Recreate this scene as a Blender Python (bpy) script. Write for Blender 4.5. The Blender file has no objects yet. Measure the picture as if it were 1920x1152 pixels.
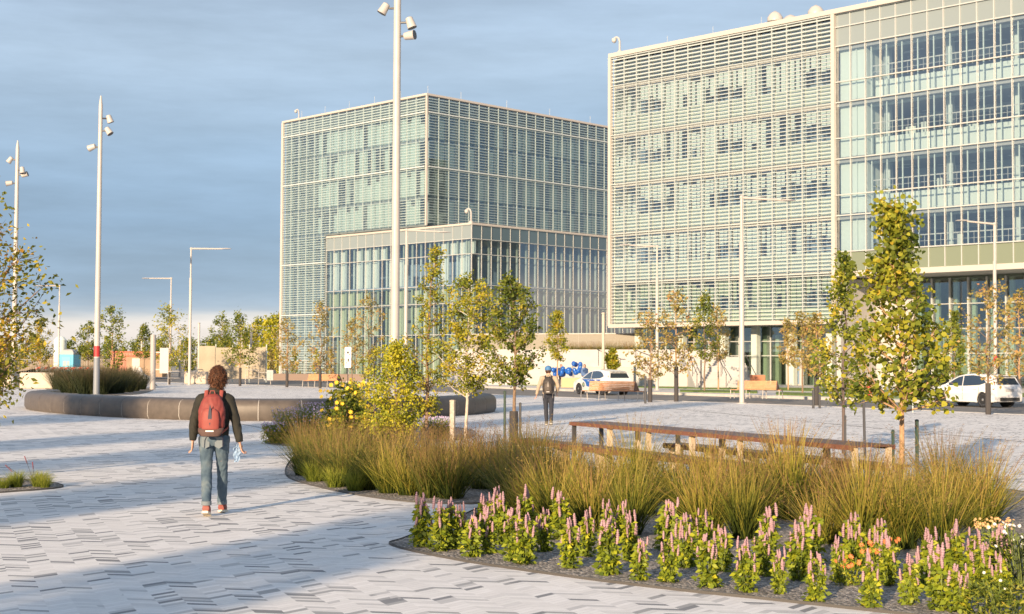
import bpy, bmesh, math, random
import numpy as np
from mathutils import Vector, Matrix
R = math.radians
sc = bpy.context.scene
C = sc.collection
# ---------------------------------------------------------------- camera
F = 50/36*1920
CAMH = 1.75
PITCH = math.atan(104/F)
ROLL = R(0.25)
CM = Matrix.Translation((0, 0, CAMH)) @ Matrix.Rotation(R(90)+PITCH, 4, 'X') @ Matrix.Rotation(ROLL, 4, 'Z')
cam = bpy.data.cameras.new('camera'); cam.lens = 50; cam.sensor_width = 36; cam.clip_end = 6000; cam.clip_start = .1
camo = bpy.data.objects.new('camera', cam); C.objects.link(camo); camo.matrix_world = CM; sc.camera = camo
cam.dof.use_dof = True; cam.dof.focus_distance = 17; cam.dof.aperture_fstop = 5.6
sc.cycles.use_denoising = True
sc.cycles.max_bounces = 8; sc.cycles.transparent_max_bounces = 16
sc.view_settings.view_transform = 'Standard'; sc.view_settings.look = 'None'; sc.view_settings.gamma = 1
sc.view_settings.exposure = 0.85
# ---------------------------------------------------------------- sun and sky
SUN_EL = 14.0; SHAD = 23.0        # shadows run 23 degrees right of the viewing direction
sd = Vector((math.sin(R(SHAD))*math.cos(R(SUN_EL)), math.cos(R(SHAD))*math.cos(R(SUN_EL)), -math.sin(R(SUN_EL))))
sl = bpy.data.lights.new('sun', 'SUN'); sl.energy = 5.0; sl.angle = R(.5); sl.color = (1.0, .755, .50)
so = bpy.data.objects.new('sun', sl); C.objects.link(so); so.rotation_euler = sd.to_track_quat('-Z', 'Y').to_euler(); so.location = (-30, -40, 40)
w = bpy.data.worlds.new('World'); sc.world = w; w.use_nodes = True
def sky():
    nt = w.node_tree; N = nt.nodes; L = nt.links; N.clear()
    out = N.new('ShaderNodeOutputWorld'); tc = N.new('ShaderNodeTexCoord')
    st = N.new('ShaderNodeTexSky'); st.sky_type = 'NISHITA'; st.sun_disc = False
    st.sun_elevation = R(SUN_EL); st.sun_rotation = math.atan2(-sd.x, -sd.y); st.air_density = 1.2; st.dust_density = 1.5
    b1 = N.new('ShaderNodeBackground'); b1.inputs[1].default_value = .07; L.new(st.outputs[0], b1.inputs[0])
    sep = N.new('ShaderNodeSeparateXYZ'); L.new(tc.outputs['Generated'], sep.inputs[0])
    mp = N.new('ShaderNodeMapping'); mp.inputs['Scale'].default_value = (2.2, 2.2, 22); mp.inputs['Rotation'].default_value = (0, R(1.5), 0)
    L.new(tc.outputs['Generated'], mp.inputs[0])
    n1 = N.new('ShaderNodeTexNoise'); n1.inputs['Scale'].default_value = 1.6; n1.inputs['Detail'].default_value = 7; n1.inputs['Roughness'].default_value = .55
    L.new(mp.outputs[0], n1.inputs['Vector'])
    # elevation, gently displaced by the streaks
    ma = N.new('ShaderNodeMath'); ma.operation = 'MULTIPLY_ADD'; L.new(n1.outputs[0], ma.inputs[0]); ma.inputs[1].default_value = .024; ma.inputs[2].default_value = -.012
    mx = N.new('ShaderNodeMath'); mx.operation = 'MULTIPLY_ADD'; L.new(sep.outputs[0], mx.inputs[0]); mx.inputs[1].default_value = -.025; L.new(ma.outputs[0], mx.inputs[2])
    ad = N.new('ShaderNodeMath'); ad.operation = 'ADD'; L.new(sep.outputs[2], ad.inputs[0]); L.new(mx.outputs[0], ad.inputs[1])
    cr = N.new('ShaderNodeValToRGB'); L.new(ad.outputs[0], cr.inputs[0])
    e = cr.color_ramp.elements
    pts = [(0.0, (.56, .50, .46)), (.030, (.56, .52, .49)), (.035, (.44, .44, .44)), (.040, (.25, .315, .39)), (.055, (.195, .28, .385)), (.10, (.165, .25, .365)), (.15, (.20, .285, .395)), (.21, (.27, .35, .45)), (.30, (.25, .32, .42)), (.5, (.235, .295, .39)), (1.0, (.27, .335, .44))]
    e[0].position = pts[0][0]; e[0].color = (*pts[0][1], 1); e[1].position = 1.0; e[1].color = (*pts[-1][1], 1)
    for p, c in pts[1:-1]:
        x = e.new(p); x.color = (*c, 1)
    n2 = N.new('ShaderNodeTexNoise'); n2.inputs['Scale'].default_value = 2.2; n2.inputs['Detail'].default_value = 8; n2.inputs['Roughness'].default_value = .6
    mp2 = N.new('ShaderNodeMapping'); mp2.inputs['Scale'].default_value = (2.2, 2.2, 13); mp2.inputs['Rotation'].default_value = (R(3), R(4), 0); L.new(tc.outputs['Generated'], mp2.inputs[0]); L.new(mp2.outputs[0], n2.inputs['Vector'])
    r2 = N.new('ShaderNodeMapRange'); r2.inputs[1].default_value = .35; r2.inputs[2].default_value = .7; r2.inputs[3].default_value = .87; r2.inputs[4].default_value = 1.15
    L.new(n2.outputs[0], r2.inputs[0])
    vm = N.new('ShaderNodeVectorMath'); vm.operation = 'SCALE'; L.new(cr.outputs[0], vm.inputs[0]); L.new(r2.outputs[0], vm.inputs[3])
    b2 = N.new('ShaderNodeBackground'); b2.inputs[1].default_value = 1.0; L.new(vm.outputs[0], b2.inputs[0])
    mix = N.new('ShaderNodeMixShader'); mix.inputs[0].default_value = .88
    L.new(b1.outputs[0], mix.inputs[1]); L.new(b2.outputs[0], mix.inputs[2]); L.new(mix.outputs[0], out.inputs[0])
sky()
# ---------------------------------------------------------------- pixel helpers (author-time surveying of ground points)
CI = CM.inverted()
def G(px, py, z=0.0):
    d = CM.to_3x3() @ Vector(((px-960)/F, -(py-576)/F, -1)); t = (z-CAMH)/d.z
    p = CM.translation + d*t
    return Vector((p.x, p.y, z))
def proj(p):
    q = CI @ Vector(p); return (960+q.x/-q.z*F, 576-q.y/-q.z*F)
def atd(px, d, z=0.0):                       # point at forward distance d on pixel column px (near the horizon row)
    x = (px-960)/F*d
    for _ in range(4): x += (px-proj((x, d, z))[0])/F*d
    return Vector((x, d, z))
def ztop(b, py):                             # height whose image row is py above base b
    a, c = -5.0, 80.0
    for _ in range(40):
        m = (a+c)/2
        if proj((b.x, b.y, m))[1] > py: a = m
        else: c = m
    return a
# ---------------------------------------------------------------- mesh helpers
class MB:
    def __init__(s): s.v = []; s.f = []; s.mi = []; s.m = 0
    def add(s, vs, fs, T=None):
        o = len(s.v)
        if T is not None: vs = [T @ Vector(v) for v in vs]
        s.v += [tuple(v) for v in vs]; s.f += [tuple(i+o for i in f) for f in fs]; s.mi += [s.m]*len(fs)
        return s
    def box(s, x0, x1, y0, y1, z0, z1, T=None):
        if callable(T): vs = [T(x, y, z) for z in (z0, z1) for y in (y0, y1) for x in (x0, x1)]; T2 = None
        else: vs = [(x, y, z) for z in (z0, z1) for y in (y0, y1) for x in (x0, x1)]; T2 = T
        return s.add(vs, [(0, 2, 3, 1), (4, 5, 7, 6), (0, 1, 5, 4), (2, 6, 7, 3), (0, 4, 6, 2), (1, 3, 7, 5)], T2)
    def tube(s, pts, rad, n=8, cap=True, flat=None):
        pts = [Vector(p) for p in pts]; m = len(pts)
        if not hasattr(rad, '__len__'): rad = [rad]*m
        up = None; vs = []
        for i, p in enumerate(pts):
            t = (pts[min(i+1, m-1)]-pts[max(i-1, 0)])
            if t.length < 1e-9: t = Vector((0, 0, 1))
            t.normalize()
            if up is None: up = Vector((0, 1, 0)) if abs(t.y) < .8 else Vector((1, 0, 0))
            a = up.cross(t).normalized(); b = t.cross(a); up = b
            r = rad[i]; ra, rb = r if hasattr(r, '__len__') else (r, r)
            for k in range(n):
                q = 2*math.pi*k/n; vs.append(p+a*(math.cos(q)*ra)+b*(math.sin(q)*rb))
        fs = [(i*n+k, i*n+(k+1) % n, (i+1)*n+(k+1) % n, (i+1)*n+k) for i in range(m-1) for k in range(n)]
        if cap: fs += [tuple(reversed(range(n))), tuple(range((m-1)*n, m*n))]
        return s.add(vs, fs)
    def lathe(s, prof, n=20, T=None):        # prof: (r,z)
        vs = [(r*math.cos(2*math.pi*k/n), r*math.sin(2*math.pi*k/n), z) for r, z in prof for k in range(n)]
        m = len(prof); fs = [(i*n+k, i*n+(k+1) % n, (i+1)*n+(k+1) % n, (i+1)*n+k) for i in range(m-1) for k in range(n)]
        fs += [tuple(reversed(range(n))), tuple(range((m-1)*n, m*n))]
        return s.add(vs, fs, T)
    def prism(s, poly, z0, z1, T=None):
        n = len(poly); vs = [(x, y, z0) for x, y in poly]+[(x, y, z1) for x, y in poly]
        fs = [tuple(reversed(range(n))), tuple(range(n, 2*n))]+[(i, (i+1) % n, n+(i+1) % n, n+i) for i in range(n)]
        return s.add(vs, fs, T)
    def ball(s, c, r, n=10, sc=(1, 1, 1)):
        pr = [(math.sin(math.pi*i/n)*r, -math.cos(math.pi*i/n)*r) for i in range(n+1)]; pr[0] = (r*.02, -r); pr[-1] = (r*.02, r)
        return s.lathe(pr, n*2, Matrix.Translation(c) @ Matrix.Diagonal((*sc, 1)))
    def build(s, name, mats, parent=None, smooth=False, bevel=0):
        me = bpy.data.meshes.new(name); me.from_pydata(s.v, [], s.f)
        if not isinstance(mats, (list, tuple)): mats = [mats]
        for m in mats: me.materials.append(m)
        if len(mats) > 1: me.polygons.foreach_set('material_index', s.mi)
        bm = bmesh.new(); bm.from_mesh(me)
        if bevel: bmesh.ops.bevel(bm, geom=bm.edges[:], offset=bevel, segments=1, affect='EDGES', clamp_overlap=True)
        bmesh.ops.recalc_face_normals(bm, faces=bm.faces[:]); bm.to_mesh(me); bm.free()
        if smooth:
            me.polygons.foreach_set('use_smooth', [True]*len(me.polygons)); me.set_sharp_from_angle(angle=R(38))
        me.update()
        return link(name, me, parent)
def link(name, me, parent=None):
    o = bpy.data.objects.new(name, me); C.objects.link(o)
    if parent is not None: o.parent = parent
    return o
def thing(name, label, cat, loc=(0, 0, 0), rz=0, group=None):
    o = bpy.data.objects.new(name, None); C.objects.link(o); o.empty_display_size = .2
    o.location = loc; o.rotation_euler = (0, 0, rz); tag(o, label, cat, group); return o
def tag(o, label, cat, group=None, kind=None):
    o['label'] = label; o['category'] = cat
    if group: o['group'] = group
    if kind: o['kind'] = kind
    return o
def struct(o, label, cat='ground'):
    o['kind'] = 'structure'; o['label'] = label; o['category'] = cat; return o
def dup(root, loc, rz=None, s=None, label=None):
    kids = {}
    for o in KIDS(root): kids.setdefault(o.parent.name, []).append(o)
    def cp(o, par):
        c = o.copy(); C.objects.link(c)
        if par is not None: c.parent = par
        for k in kids.get(o.name, []): cp(k, c)
        return c
    r = cp(root, None); r.location = loc
    if rz is not None: r.rotation_euler = (0, 0, rz)
    if s is not None: r.scale = s if hasattr(s, '__len__') else (s, s, s)
    if label: r['label'] = label
    return r
def KIDS(root):
    out = []
    for k in root.children:
        out.append(k); out += KIDS(k)
    return out
ORD = ['first', 'second', 'third', 'fourth', 'fifth', 'sixth', 'seventh', 'eighth', 'ninth', 'tenth', 'eleventh', 'twelfth', 'thirteenth', 'fourteenth', 'fifteenth', 'sixteenth', 'seventeenth', 'eighteenth', 'nineteenth', 'twentieth']
ORD += ['twenty-'+x for x in ORD[:9]]+['thirtieth']+['thirty-'+x for x in ORD[:9]]+['fortieth']+['forty-'+x for x in ORD[:9]]
# ---------------------------------------------------------------- materials
MATS = {}
def mat(name, col, rough=.6, metal=0, noise=0, nscale=8, bump=0, bscale=30, spec=.5, emit=None, coat=0):
    if name in MATS: return MATS[name]
    m = bpy.data.materials.new(name); m.use_nodes = True; nt = m.node_tree; N = nt.nodes; L = nt.links
    b = N['Principled BSDF']; b.inputs['Base Color'].default_value = (*col, 1); b.inputs['Roughness'].default_value = rough
    b.inputs['Metallic'].default_value = metal; b.inputs['Specular IOR Level'].default_value = spec
    if coat: b.inputs['Coat Weight'].default_value = coat; b.inputs['Coat Roughness'].default_value = .06
    if noise or bump:
        tc = N.new('ShaderNodeTexCoord')
    if noise:
        n = N.new('ShaderNodeTexNoise'); n.inputs['Scale'].default_value = nscale; n.inputs['Detail'].default_value = 5; L.new(tc.outputs['Object'], n.inputs['Vector'])
        r = N.new('ShaderNodeMapRange'); r.inputs[1].default_value = .3; r.inputs[2].default_value = .7; r.inputs[3].default_value = 1-noise; r.inputs[4].default_value = 1+noise
        L.new(n.outputs[0], r.inputs[0])
        v = N.new('ShaderNodeVectorMath'); v.operation = 'SCALE'; v.inputs[0].default_value = col; L.new(r.outputs[0], v.inputs[3]); L.new(v.outputs[0], b.inputs['Base Color'])
    if bump:
        n = N.new('ShaderNodeTexNoise'); n.inputs['Scale'].default_value = bscale; n.inputs['Detail'].default_value = 4; L.new(tc.outputs['Object'], n.inputs['Vector'])
        u = N.new('ShaderNodeBump'); u.inputs['Strength'].default_value = bump; u.inputs['Distance'].default_value = .02; L.new(n.outputs[0], u.inputs['Height']); L.new(u.outputs[0], b.inputs['Normal'])
    MATS[name] = m; return m
def ramp(N, pts):
    cr = N.new('ShaderNodeValToRGB'); e = cr.color_ramp.elements
    e[0].position = pts[0][0]; e[0].color = (*pts[0][1], 1); e[1].position = pts[-1][0]; e[1].color = (*pts[-1][1], 1)
    for p, c in pts[1:-1]:
        x = e.new(p); x.color = (*c, 1)
    return cr
def leafmat(name, pts, trans=.35, attr='rnd'):
    if name in MATS: return MATS[name]
    m = bpy.data.materials.new(name); m.use_nodes = True; nt = m.node_tree; N = nt.nodes; L = nt.links
    out = N['Material Output']; b = N['Principled BSDF']; b.inputs['Roughness'].default_value = .55; b.inputs['Specular IOR Level'].default_value = .3
    a = N.new('ShaderNodeAttribute'); a.attribute_name = attr; cr = ramp(N, pts); L.new(a.outputs['Fac'], cr.inputs[0]); L.new(cr.outputs[0], b.inputs['Base Color'])
    t = N.new('ShaderNodeBsdfTranslucent'); L.new(cr.outputs[0], t.inputs[0]); mx = N.new('ShaderNodeMixShader'); mx.inputs[0].default_value = trans
    L.new(b.outputs[0], mx.inputs[1]); L.new(t.outputs[0], mx.inputs[2]); L.new(mx.outputs[0], out.inputs[0]); MATS[name] = m; return m
def glass(name, tint=(.8, .9, .88), refl=.14, rc=(.9, .95, 1)):
    if name in MATS: return MATS[name]
    m = bpy.data.materials.new(name); m.use_nodes = True; nt = m.node_tree; N = nt.nodes; L = nt.links; N.remove(N['Principled BSDF'])
    out = N['Material Output']; t = N.new('ShaderNodeBsdfTransparent'); t.inputs[0].default_value = (*tint, 1)
    g = N.new('ShaderNodeBsdfGlossy'); g.inputs['Roughness'].default_value = .02; g.inputs[0].default_value = (*rc, 1)
    lw = N.new('ShaderNodeLayerWeight'); lw.inputs[0].default_value = .35; r = N.new('ShaderNodeMapRange'); r.inputs[3].default_value = refl; r.inputs[4].default_value = .9
    L.new(lw.outputs['Facing'], r.inputs[0]); r.inputs[1].default_value = .25
    mx = N.new('ShaderNodeMixShader'); L.new(r.outputs[0], mx.inputs[0]); L.new(t.outputs[0], mx.inputs[1]); L.new(g.outputs[0], mx.inputs[2]); L.new(mx.outputs[0], out.inputs[0])
    MATS[name] = m; return m
def math1(N, L, op, a, b=None, c=None):
    n = N.new('ShaderNodeMath'); n.operation = op
    for i, x in enumerate((a, b, c)):
        if x is None: continue
        if isinstance(x, (int, float)): n.inputs[i].default_value = x
        else: L.new(x, n.inputs[i])
    return n.outputs[0]
def paving():
    m = bpy.data.materials.new('chevron_paving'); m.use_nodes = True; nt = m.node_tree; N = nt.nodes; L = nt.links
    b = N['Principled BSDF']; b.inputs['Roughness'].default_value = .75
    tc = N.new('ShaderNodeTexCoord'); mp = N.new('ShaderNodeMapping'); mp.inputs['Rotation'].default_value = (0, 0, R(-22)); L.new(tc.outputs['Object'], mp.inputs[0])
    sp = N.new('ShaderNodeSeparateXYZ'); L.new(mp.outputs[0], sp.inputs[0]); M = lambda op, a, b_=None, c=None: math1(N, L, op, a, b_, c)
    W = .19; T = .072
    xs = M('DIVIDE', sp.outputs[0], W); col = M('FLOOR', xs); fr = M('FRACT', xs)
    par = M('MODULO', M('ADD', col, 10000), 2.0); sgn = M('MULTIPLY_ADD', par, 2, -1)
    tri = M('MULTIPLY', M('MULTIPLY', sgn, M('SUBTRACT', fr, .5)), W*.62)
    v = M('DIVIDE', M('ADD', sp.outputs[1], tri), T); row = M('FLOOR', v); fv = M('FRACT', v)
    cb = N.new('ShaderNodeCombineXYZ'); L.new(col, cb.inputs[0]); L.new(row, cb.inputs[1])
    wn = N.new('ShaderNodeTexWhiteNoise'); wn.noise_dimensions = '2D'; L.new(cb.outputs[0], wn.inputs['Vector'])
    big = N.new('ShaderNodeTexNoise'); big.inputs['Scale'].default_value = .5; big.inputs['Detail'].default_value = 2; L.new(tc.outputs['Object'], big.inputs['Vector'])
    cb2 = N.new('ShaderNodeCombineXYZ'); L.new(M('FLOOR', M('DIVIDE', col, 4.0)), cb2.inputs[0]); L.new(row, cb2.inputs[1]); wn2 = N.new('ShaderNodeTexWhiteNoise'); wn2.noise_dimensions = '2D'; L.new(cb2.outputs[0], wn2.inputs['Vector'])
    k = M('ADD', M('ADD', M('MULTIPLY', wn.outputs['Value'], .62), M('MULTIPLY', wn2.outputs['Value'], .38)), M('MULTIPLY_ADD', big.outputs[0], .30, -.12))
    cr = ramp(N, [(0, (.68, .655, .63)), (.40, (.73, .705, .68)), (.58, (.62, .60, .58)), (.66, (.69, .67, .64)), (.72, (.50, .485, .475)), (.785, (.33, .325, .32)), (.86, (.21, .21, .215)), (1, (.16, .16, .17))])
    cr.color_ramp.interpolation = 'CONSTANT'; L.new(k, cr.inputs[0])
    # joints
    j1 = M('LESS_THAN', fv, .07); j2 = M('LESS_THAN', fr, .0); j = M('MAXIMUM', j1, j2)
    n = N.new('ShaderNodeTexNoise'); n.inputs['Scale'].default_value = 14; n.inputs['Detail'].default_value = 6; L.new(tc.outputs['Object'], n.inputs['Vector'])
    st = N.new('ShaderNodeTexNoise'); st.inputs['Scale'].default_value = .35; st.inputs['Detail'].default_value = 6; st.inputs['Roughness'].default_value = .7; L.new(tc.outputs['Object'], st.inputs['Vector'])
    f = M('MULTIPLY', M('MULTIPLY_ADD', n.outputs[0], .18, .91), M('MULTIPLY_ADD', st.outputs[0], .34, .83))
    f = M('MULTIPLY', f, M('MULTIPLY_ADD', j, -.26, 1))
    vm = N.new('ShaderNodeVectorMath'); vm.operation = 'SCALE'; L.new(cr.outputs[0], vm.inputs[0]); L.new(f, vm.inputs[3]); L.new(vm.outputs[0], b.inputs['Base Color'])
    bu = N.new('ShaderNodeBump'); bu.inputs['Strength'].default_value = .5; bu.inputs['Distance'].default_value = .006
    h = M('ADD', M('MULTIPLY', j, -1), M('MULTIPLY', n.outputs[0], .4)); L.new(h, bu.inputs['Height']); L.new(bu.outputs[0], b.inputs['Normal'])
    return m
def gravel():
    m = bpy.data.materials.new('gravel'); m.use_nodes = True; nt = m.node_tree; N = nt.nodes; L = nt.links; b = N['Principled BSDF']; b.inputs['Roughness'].default_value = .9
    tc = N.new('ShaderNodeTexCoord'); v = N.new('ShaderNodeTexVoronoi'); v.inputs['Scale'].default_value = 42; L.new(tc.outputs['Object'], v.inputs['Vector'])
    sp = N.new('ShaderNodeSeparateColor'); L.new(v.outputs['Color'], sp.inputs[0])
    cr = ramp(N, [(0, (.08, .075, .07)), (.5, (.19, .175, .165)), (.8, (.32, .29, .26)), (1, (.52, .47, .42))]); L.new(sp.outputs[0], cr.inputs[0])
    L.new(cr.outputs[0], b.inputs['Base Color'])
    u = N.new('ShaderNodeBump'); u.invert = True; u.inputs['Strength'].default_value = 1; u.inputs['Distance'].default_value = .02; L.new(v.outputs['Distance'], u.inputs['Height']); L.new(u.outputs[0], b.inputs['Normal'])
    return m
M_pave = paving(); M_grav = gravel()
M_earth = mat('earth', (.30, .27, .23), .95, noise=.25, nscale=.3)
M_road = mat('asphalt', (.17, .16, .15), .85, noise=.18, nscale=1.5, bump=.3, bscale=80)
M_walk = mat('pale_concrete', (.50, .48, .46), .8, noise=.08, nscale=2)
M_kerb = mat('kerb_concrete', (.45, .43, .40), .8, noise=.1, nscale=4)
M_lawn = mat('lawn', (.13, .19, .03), .9, noise=.4, nscale=9, bump=.8, bscale=60)
M_white = mat('white_concrete', (.41, .40, .39), .75, noise=.06, nscale=1.5)
M_steel = mat('edging_steel', (.07, .065, .06), .6)
M_pole = mat('pole_grey', (.44, .41, .38), .42, noise=.05, nscale=3)
M_polelo = mat('pole_dark_grey', (.20, .22, .25), .5)
M_red = mat('red_paint', (.45, .03, .03), .5)
M_black = mat('black_rubber', (.02, .02, .022), .6)
M_dkmetal = mat('dark_metal', (.06, .06, .065), .45)
M_louv = mat('louvre_aluminium', (.43, .475, .47), .5)
M_mul = mat('mullion_aluminium', (.44, .455, .45), .45)
M_cap = mat('coping_aluminium', (.48, .44, .40), .5)
M_cream = mat('cream_panel', (.48, .53, .49), .7, noise=.04, nscale=.8)
M_cream2 = mat('interior_wall_white', (.52, .60, .59), .8)
M_greenish = mat('green_glass_panel', (.36, .42, .36), .45)
M_spL = mat('grey_spandrel', (.22, .26, .27), .12, spec=.6)
M_spG = mat('olive_spandrel', (.18, .21, .15), .12, spec=.6)
M_spD = mat('grey_spandrel_shaded', (.085, .13, .16), .12, spec=.6)  # grey spandrel darkened for the wing's right face, its weaker light put into colour
M_room = mat('room_blue_grey', (.16, .24, .34), .8)
M_room2 = mat('room_slate', (.17, .20, .22), .8)
M_slab = mat('slab_grey', (.32, .33, .33), .8)
M_louv2 = mat('louvre_grey', (.53, .57, .56), .45)
M_skin = glass('outer_glass_skin', (.90, .95, .94), .07)
M_glass = glass('curtain_glass', (.84, .90, .90), .24)
M_glass2 = glass('curtain_glass_green', (.80, .87, .80), .16)
M_wood = mat('orange_wood', (.52, .25, .12), .55, noise=.18, nscale=6)
M_wood2 = mat('red_brown_wood', (.12, .065, .05), .5, noise=.2, nscale=7)
M_bark = mat('bark_brown', (.22, .15, .10), .9, noise=.3, nscale=20, bump=.5, bscale=50)
M_barkL = mat('bark_tan', (.40, .25, .14), .9, noise=.25, nscale=20, bump=.5, bscale=50)
M_barkW = mat('bark_pale', (.50, .43, .36), .9, noise=.25, nscale=20)
M_guard = mat('trunk_guard', (.05, .045, .045), .8)
# ---------------------------------------------------------------- ground, plaza, road
def poly_obj(name, pts, z0, z1, m, parent=None):
    mb = MB(); mb.prism([(p[0], p[1]) for p in pts], z0, z1)
    return mb.build(name, m, parent)
g = MB(); g.add([(-1500, -200, -.2), (1500, -200, -.2), (1500, 3500, -.2), (-1500, 3500, -.2)], [(0, 1, 2, 3)])
struct(g.build('ground', M_earth), 'bare earth reaching to the horizon beyond the plaza')
near = [G(x, y) for x, y in ((480, 722), (805, 735), (950, 741), (1140, 748.5), (1350, 755), (1560, 763), (1920, 778))]
far = [G(x, y) for x, y in ((480, 708), (950, 726), (1140, 733), (1560, 746), (1920, 757))]
nd = (near[-1]-near[-2]).normalized()
plz = [(-75, 150), (-48, 128), (-30, 118)]+[(p.x, p.y) for p in near]+[(near[-1].x+nd.x*60, near[-1].y+nd.y*60), (60, -60), (-90, -60)]
struct(poly_obj('plaza', plz, -.16, 0, M_pave), 'white and grey chevron paved plaza')
kb = MB()
def ribbon(mb, pts, w, z0, z1):
    pts = [Vector((p[0], p[1], 0)) for p in pts]
    L_, R_ = [], []
    for i, p in enumerate(pts):
        t = (pts[min(i+1, len(pts)-1)]-pts[max(i-1, 0)]).normalized(); n = Vector((-t.y, t.x, 0))
        L_.append(p+n*w/2); R_.append(p-n*w/2)
    for i in range(len(pts)-1):
        a, b_, c, d = L_[i], L_[i+1], R_[i+1], R_[i]
        mb.add([(a.x, a.y, z0), (b_.x, b_.y, z0), (c.x, c.y, z0), (d.x, d.y, z0), (a.x, a.y, z1), (b_.x, b_.y, z1), (c.x, c.y, z1), (d.x, d.y, z1)],
               [(0, 3, 2, 1), (4, 5, 6, 7), (0, 1, 5, 4), (3, 7, 6, 2), (0, 4, 7, 3), (1, 2, 6, 5)])
nearx = near+[near[-1]+nd*40]
ribbon(kb, [(-48, 128.2), (-30, 118.3)]+[(p.x, p.y+.12) for p in nearx], .22, -.19, .012)
struct(kb.build('kerb', M_kerb), 'pale kerb between plaza and road', 'kerb')
fd = (far[-1]-far[-2]).normalized()
rd = [(-75, 158), (-48, 132), (-30, 119)]+[(p.x, p.y) for p in near]+[(near[-1].x+nd.x*50, near[-1].y+nd.y*50), (far[-1].x+fd.x*40, far[-1].y+fd.y*40)]+[(p.x, p.y) for p in reversed(far)]+[(-60, 215), (-120, 260)]
struct(poly_obj('road', rd, -.19, -.13, M_road), 'grey asphalt street behind the plaza', 'road')
sw = [(p.x, p.y) for p in far]+[(far[-1].x+fd.x*40, far[-1].y+fd.y*40), (130, 40), (130, 330), (-40, 330)]
struct(poly_obj('sidewalk', sw, -.18, 0.0, M_walk), 'pale concrete sidewalk along the buildings', 'sidewalk')
kb = MB(); ribbon(kb, [(p.x, p.y-.1) for p in far]+[(far[-1].x+fd.x*40, far[-1].y+fd.y*40)], .2, -.185, .014)
struct(kb.build('kerb', M_kerb), 'kerb on the building side of the street', 'kerb')
for k, (q, lab) in enumerate([(((955, 722), (1560, 735), (1920, 745), (1920, 738), (1560, 729), (955, 719)), 'narrow mown lawn strip beside the white wall'),
          (((1275, 735.5), (1420, 738), (1420, 733.5), (1275, 731.5)), 'lawn patch between sidewalk and street in the middle'),
          (((1455, 741), (1760, 750), (1760, 744), (1455, 736)), 'lawn patch along the street near the red hydrant')]):
    p = [G(*a) for a in q]
    struct(poly_obj('lawn', p, .0, .03+.004*k, M_lawn), lab, 'lawn')
for q, (pl_, lab) in enumerate([([(1200, 762), (1297, 770), (1421, 782), (1640, 803), (1920, 829), (2100, 848)], 'thin dark slot drain crossing the right side of the plaza'), ([(440, 793), (490, 803), (545, 814)], 'short dark slot drain near the stone bench')]):
    mb = MB(); ribbon(mb, [tuple(G(*a)) for a in pl_], .035, .001, .006+.001*q); struct(mb.build('slot_drain', M_steel), lab, 'drain')
# ---------------------------------------------------------------- planting beds
def smooth_closed(pts, n=8):
    out = []; m = len(pts)
    for i in range(m):
        p0, p1, p2, p3 = [Vector((pts[(i+k) % m][0], pts[(i+k) % m][1])) for k in (-1, 0, 1, 2)]
        for j in range(n):
            t = j/n; out.append(.5*((2*p1)+(p2-p0)*t+(2*p0-5*p1+4*p2-p3)*t*t+(3*p1-p0-3*p2+p3)*t**3))
    return out
BEDS = {}
def bed(key, pix, lab):
    pts = [G(*a) for a in pix]; q = smooth_closed([(p.x, p.y) for p in pts]); BEDS[key] = q
    o = poly_obj('planting_bed', q, 0.0, .012, M_grav); struct(o, lab, 'planting bed')
    mb = MB(); ribbon(mb, [tuple(p) for p in q]+[tuple(q[0]), tuple(q[1])], .008, 0, .022)
    e = mb.build('edging', M_steel); struct(e, 'thin dark steel edging of the '+lab, 'edging')
bed('front', [(735, 1024), (860, 1052), (1060, 1082), (1260, 1107), (1460, 1128), (1660, 1150), (1900, 1176), (2150, 1190), (2300, 1100), (2120, 985), (1960, 930), (1700, 905), (1400, 908), (1150, 912), (960, 935), (850, 975), (760, 1010)], 'gravel bed in the right foreground')
bed('mid', [(537, 893), (600, 915), (700, 934), (800, 944), (900, 945), (990, 935), (1060, 900), (1050, 870), (960, 850), (860, 845), (700, 842), (580, 848), (547, 862)], 'gravel bed behind the front grasses')
bed('back', [(497, 830), (560, 838), (660, 838), (780, 832), (880, 822), (880, 806), (780, 798), (640, 800), (540, 815)], 'gravel bed with asters beyond the grasses')
bed('left', [(-160, 905), (-60, 925), (40, 922), (118, 914), (80, 904), (0, 899), (-100, 898)], 'small gravel bed at the left edge')
bed('round', [(95, 733), (180, 742), (270, 738), (285, 724), (230, 714), (130, 714), (85, 722)], 'bed of dark grasses beyond the stone bench')
# ---------------------------------------------------------------- buildings
s2 = math.sqrt(.5)
def ident(u, v, z): return (u, v, z)
def slats(mb, tf, u0, u1, z0, z1, pitch, h, v0=-.25, v1=-.17):
    n = int((z1-z0)/pitch)
    for i in range(n):
        z = z0+(i+.5)*(z1-z0)/n; mb.box(u0, u1, v0, v1, z-h/2, z+h/2, tf)
def verts_(mb, tf, us, z0, z1, w=.06, v0=-.34, v1=-.10):
    for u in us: mb.box(u-w/2, u+w/2, v0, v1, z0, z1, tf)
def pane(mb, tf, u0, u1, v, z0, z1):
    mb.add([tf(u0, v, z0), tf(u1, v, z0), tf(u1, v, z1), tf(u0, v, z1)], [(0, 1, 2, 3)])
def frange(a, b, n): return [a+(b-a)*i/n for i in range(n+1)]

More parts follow.
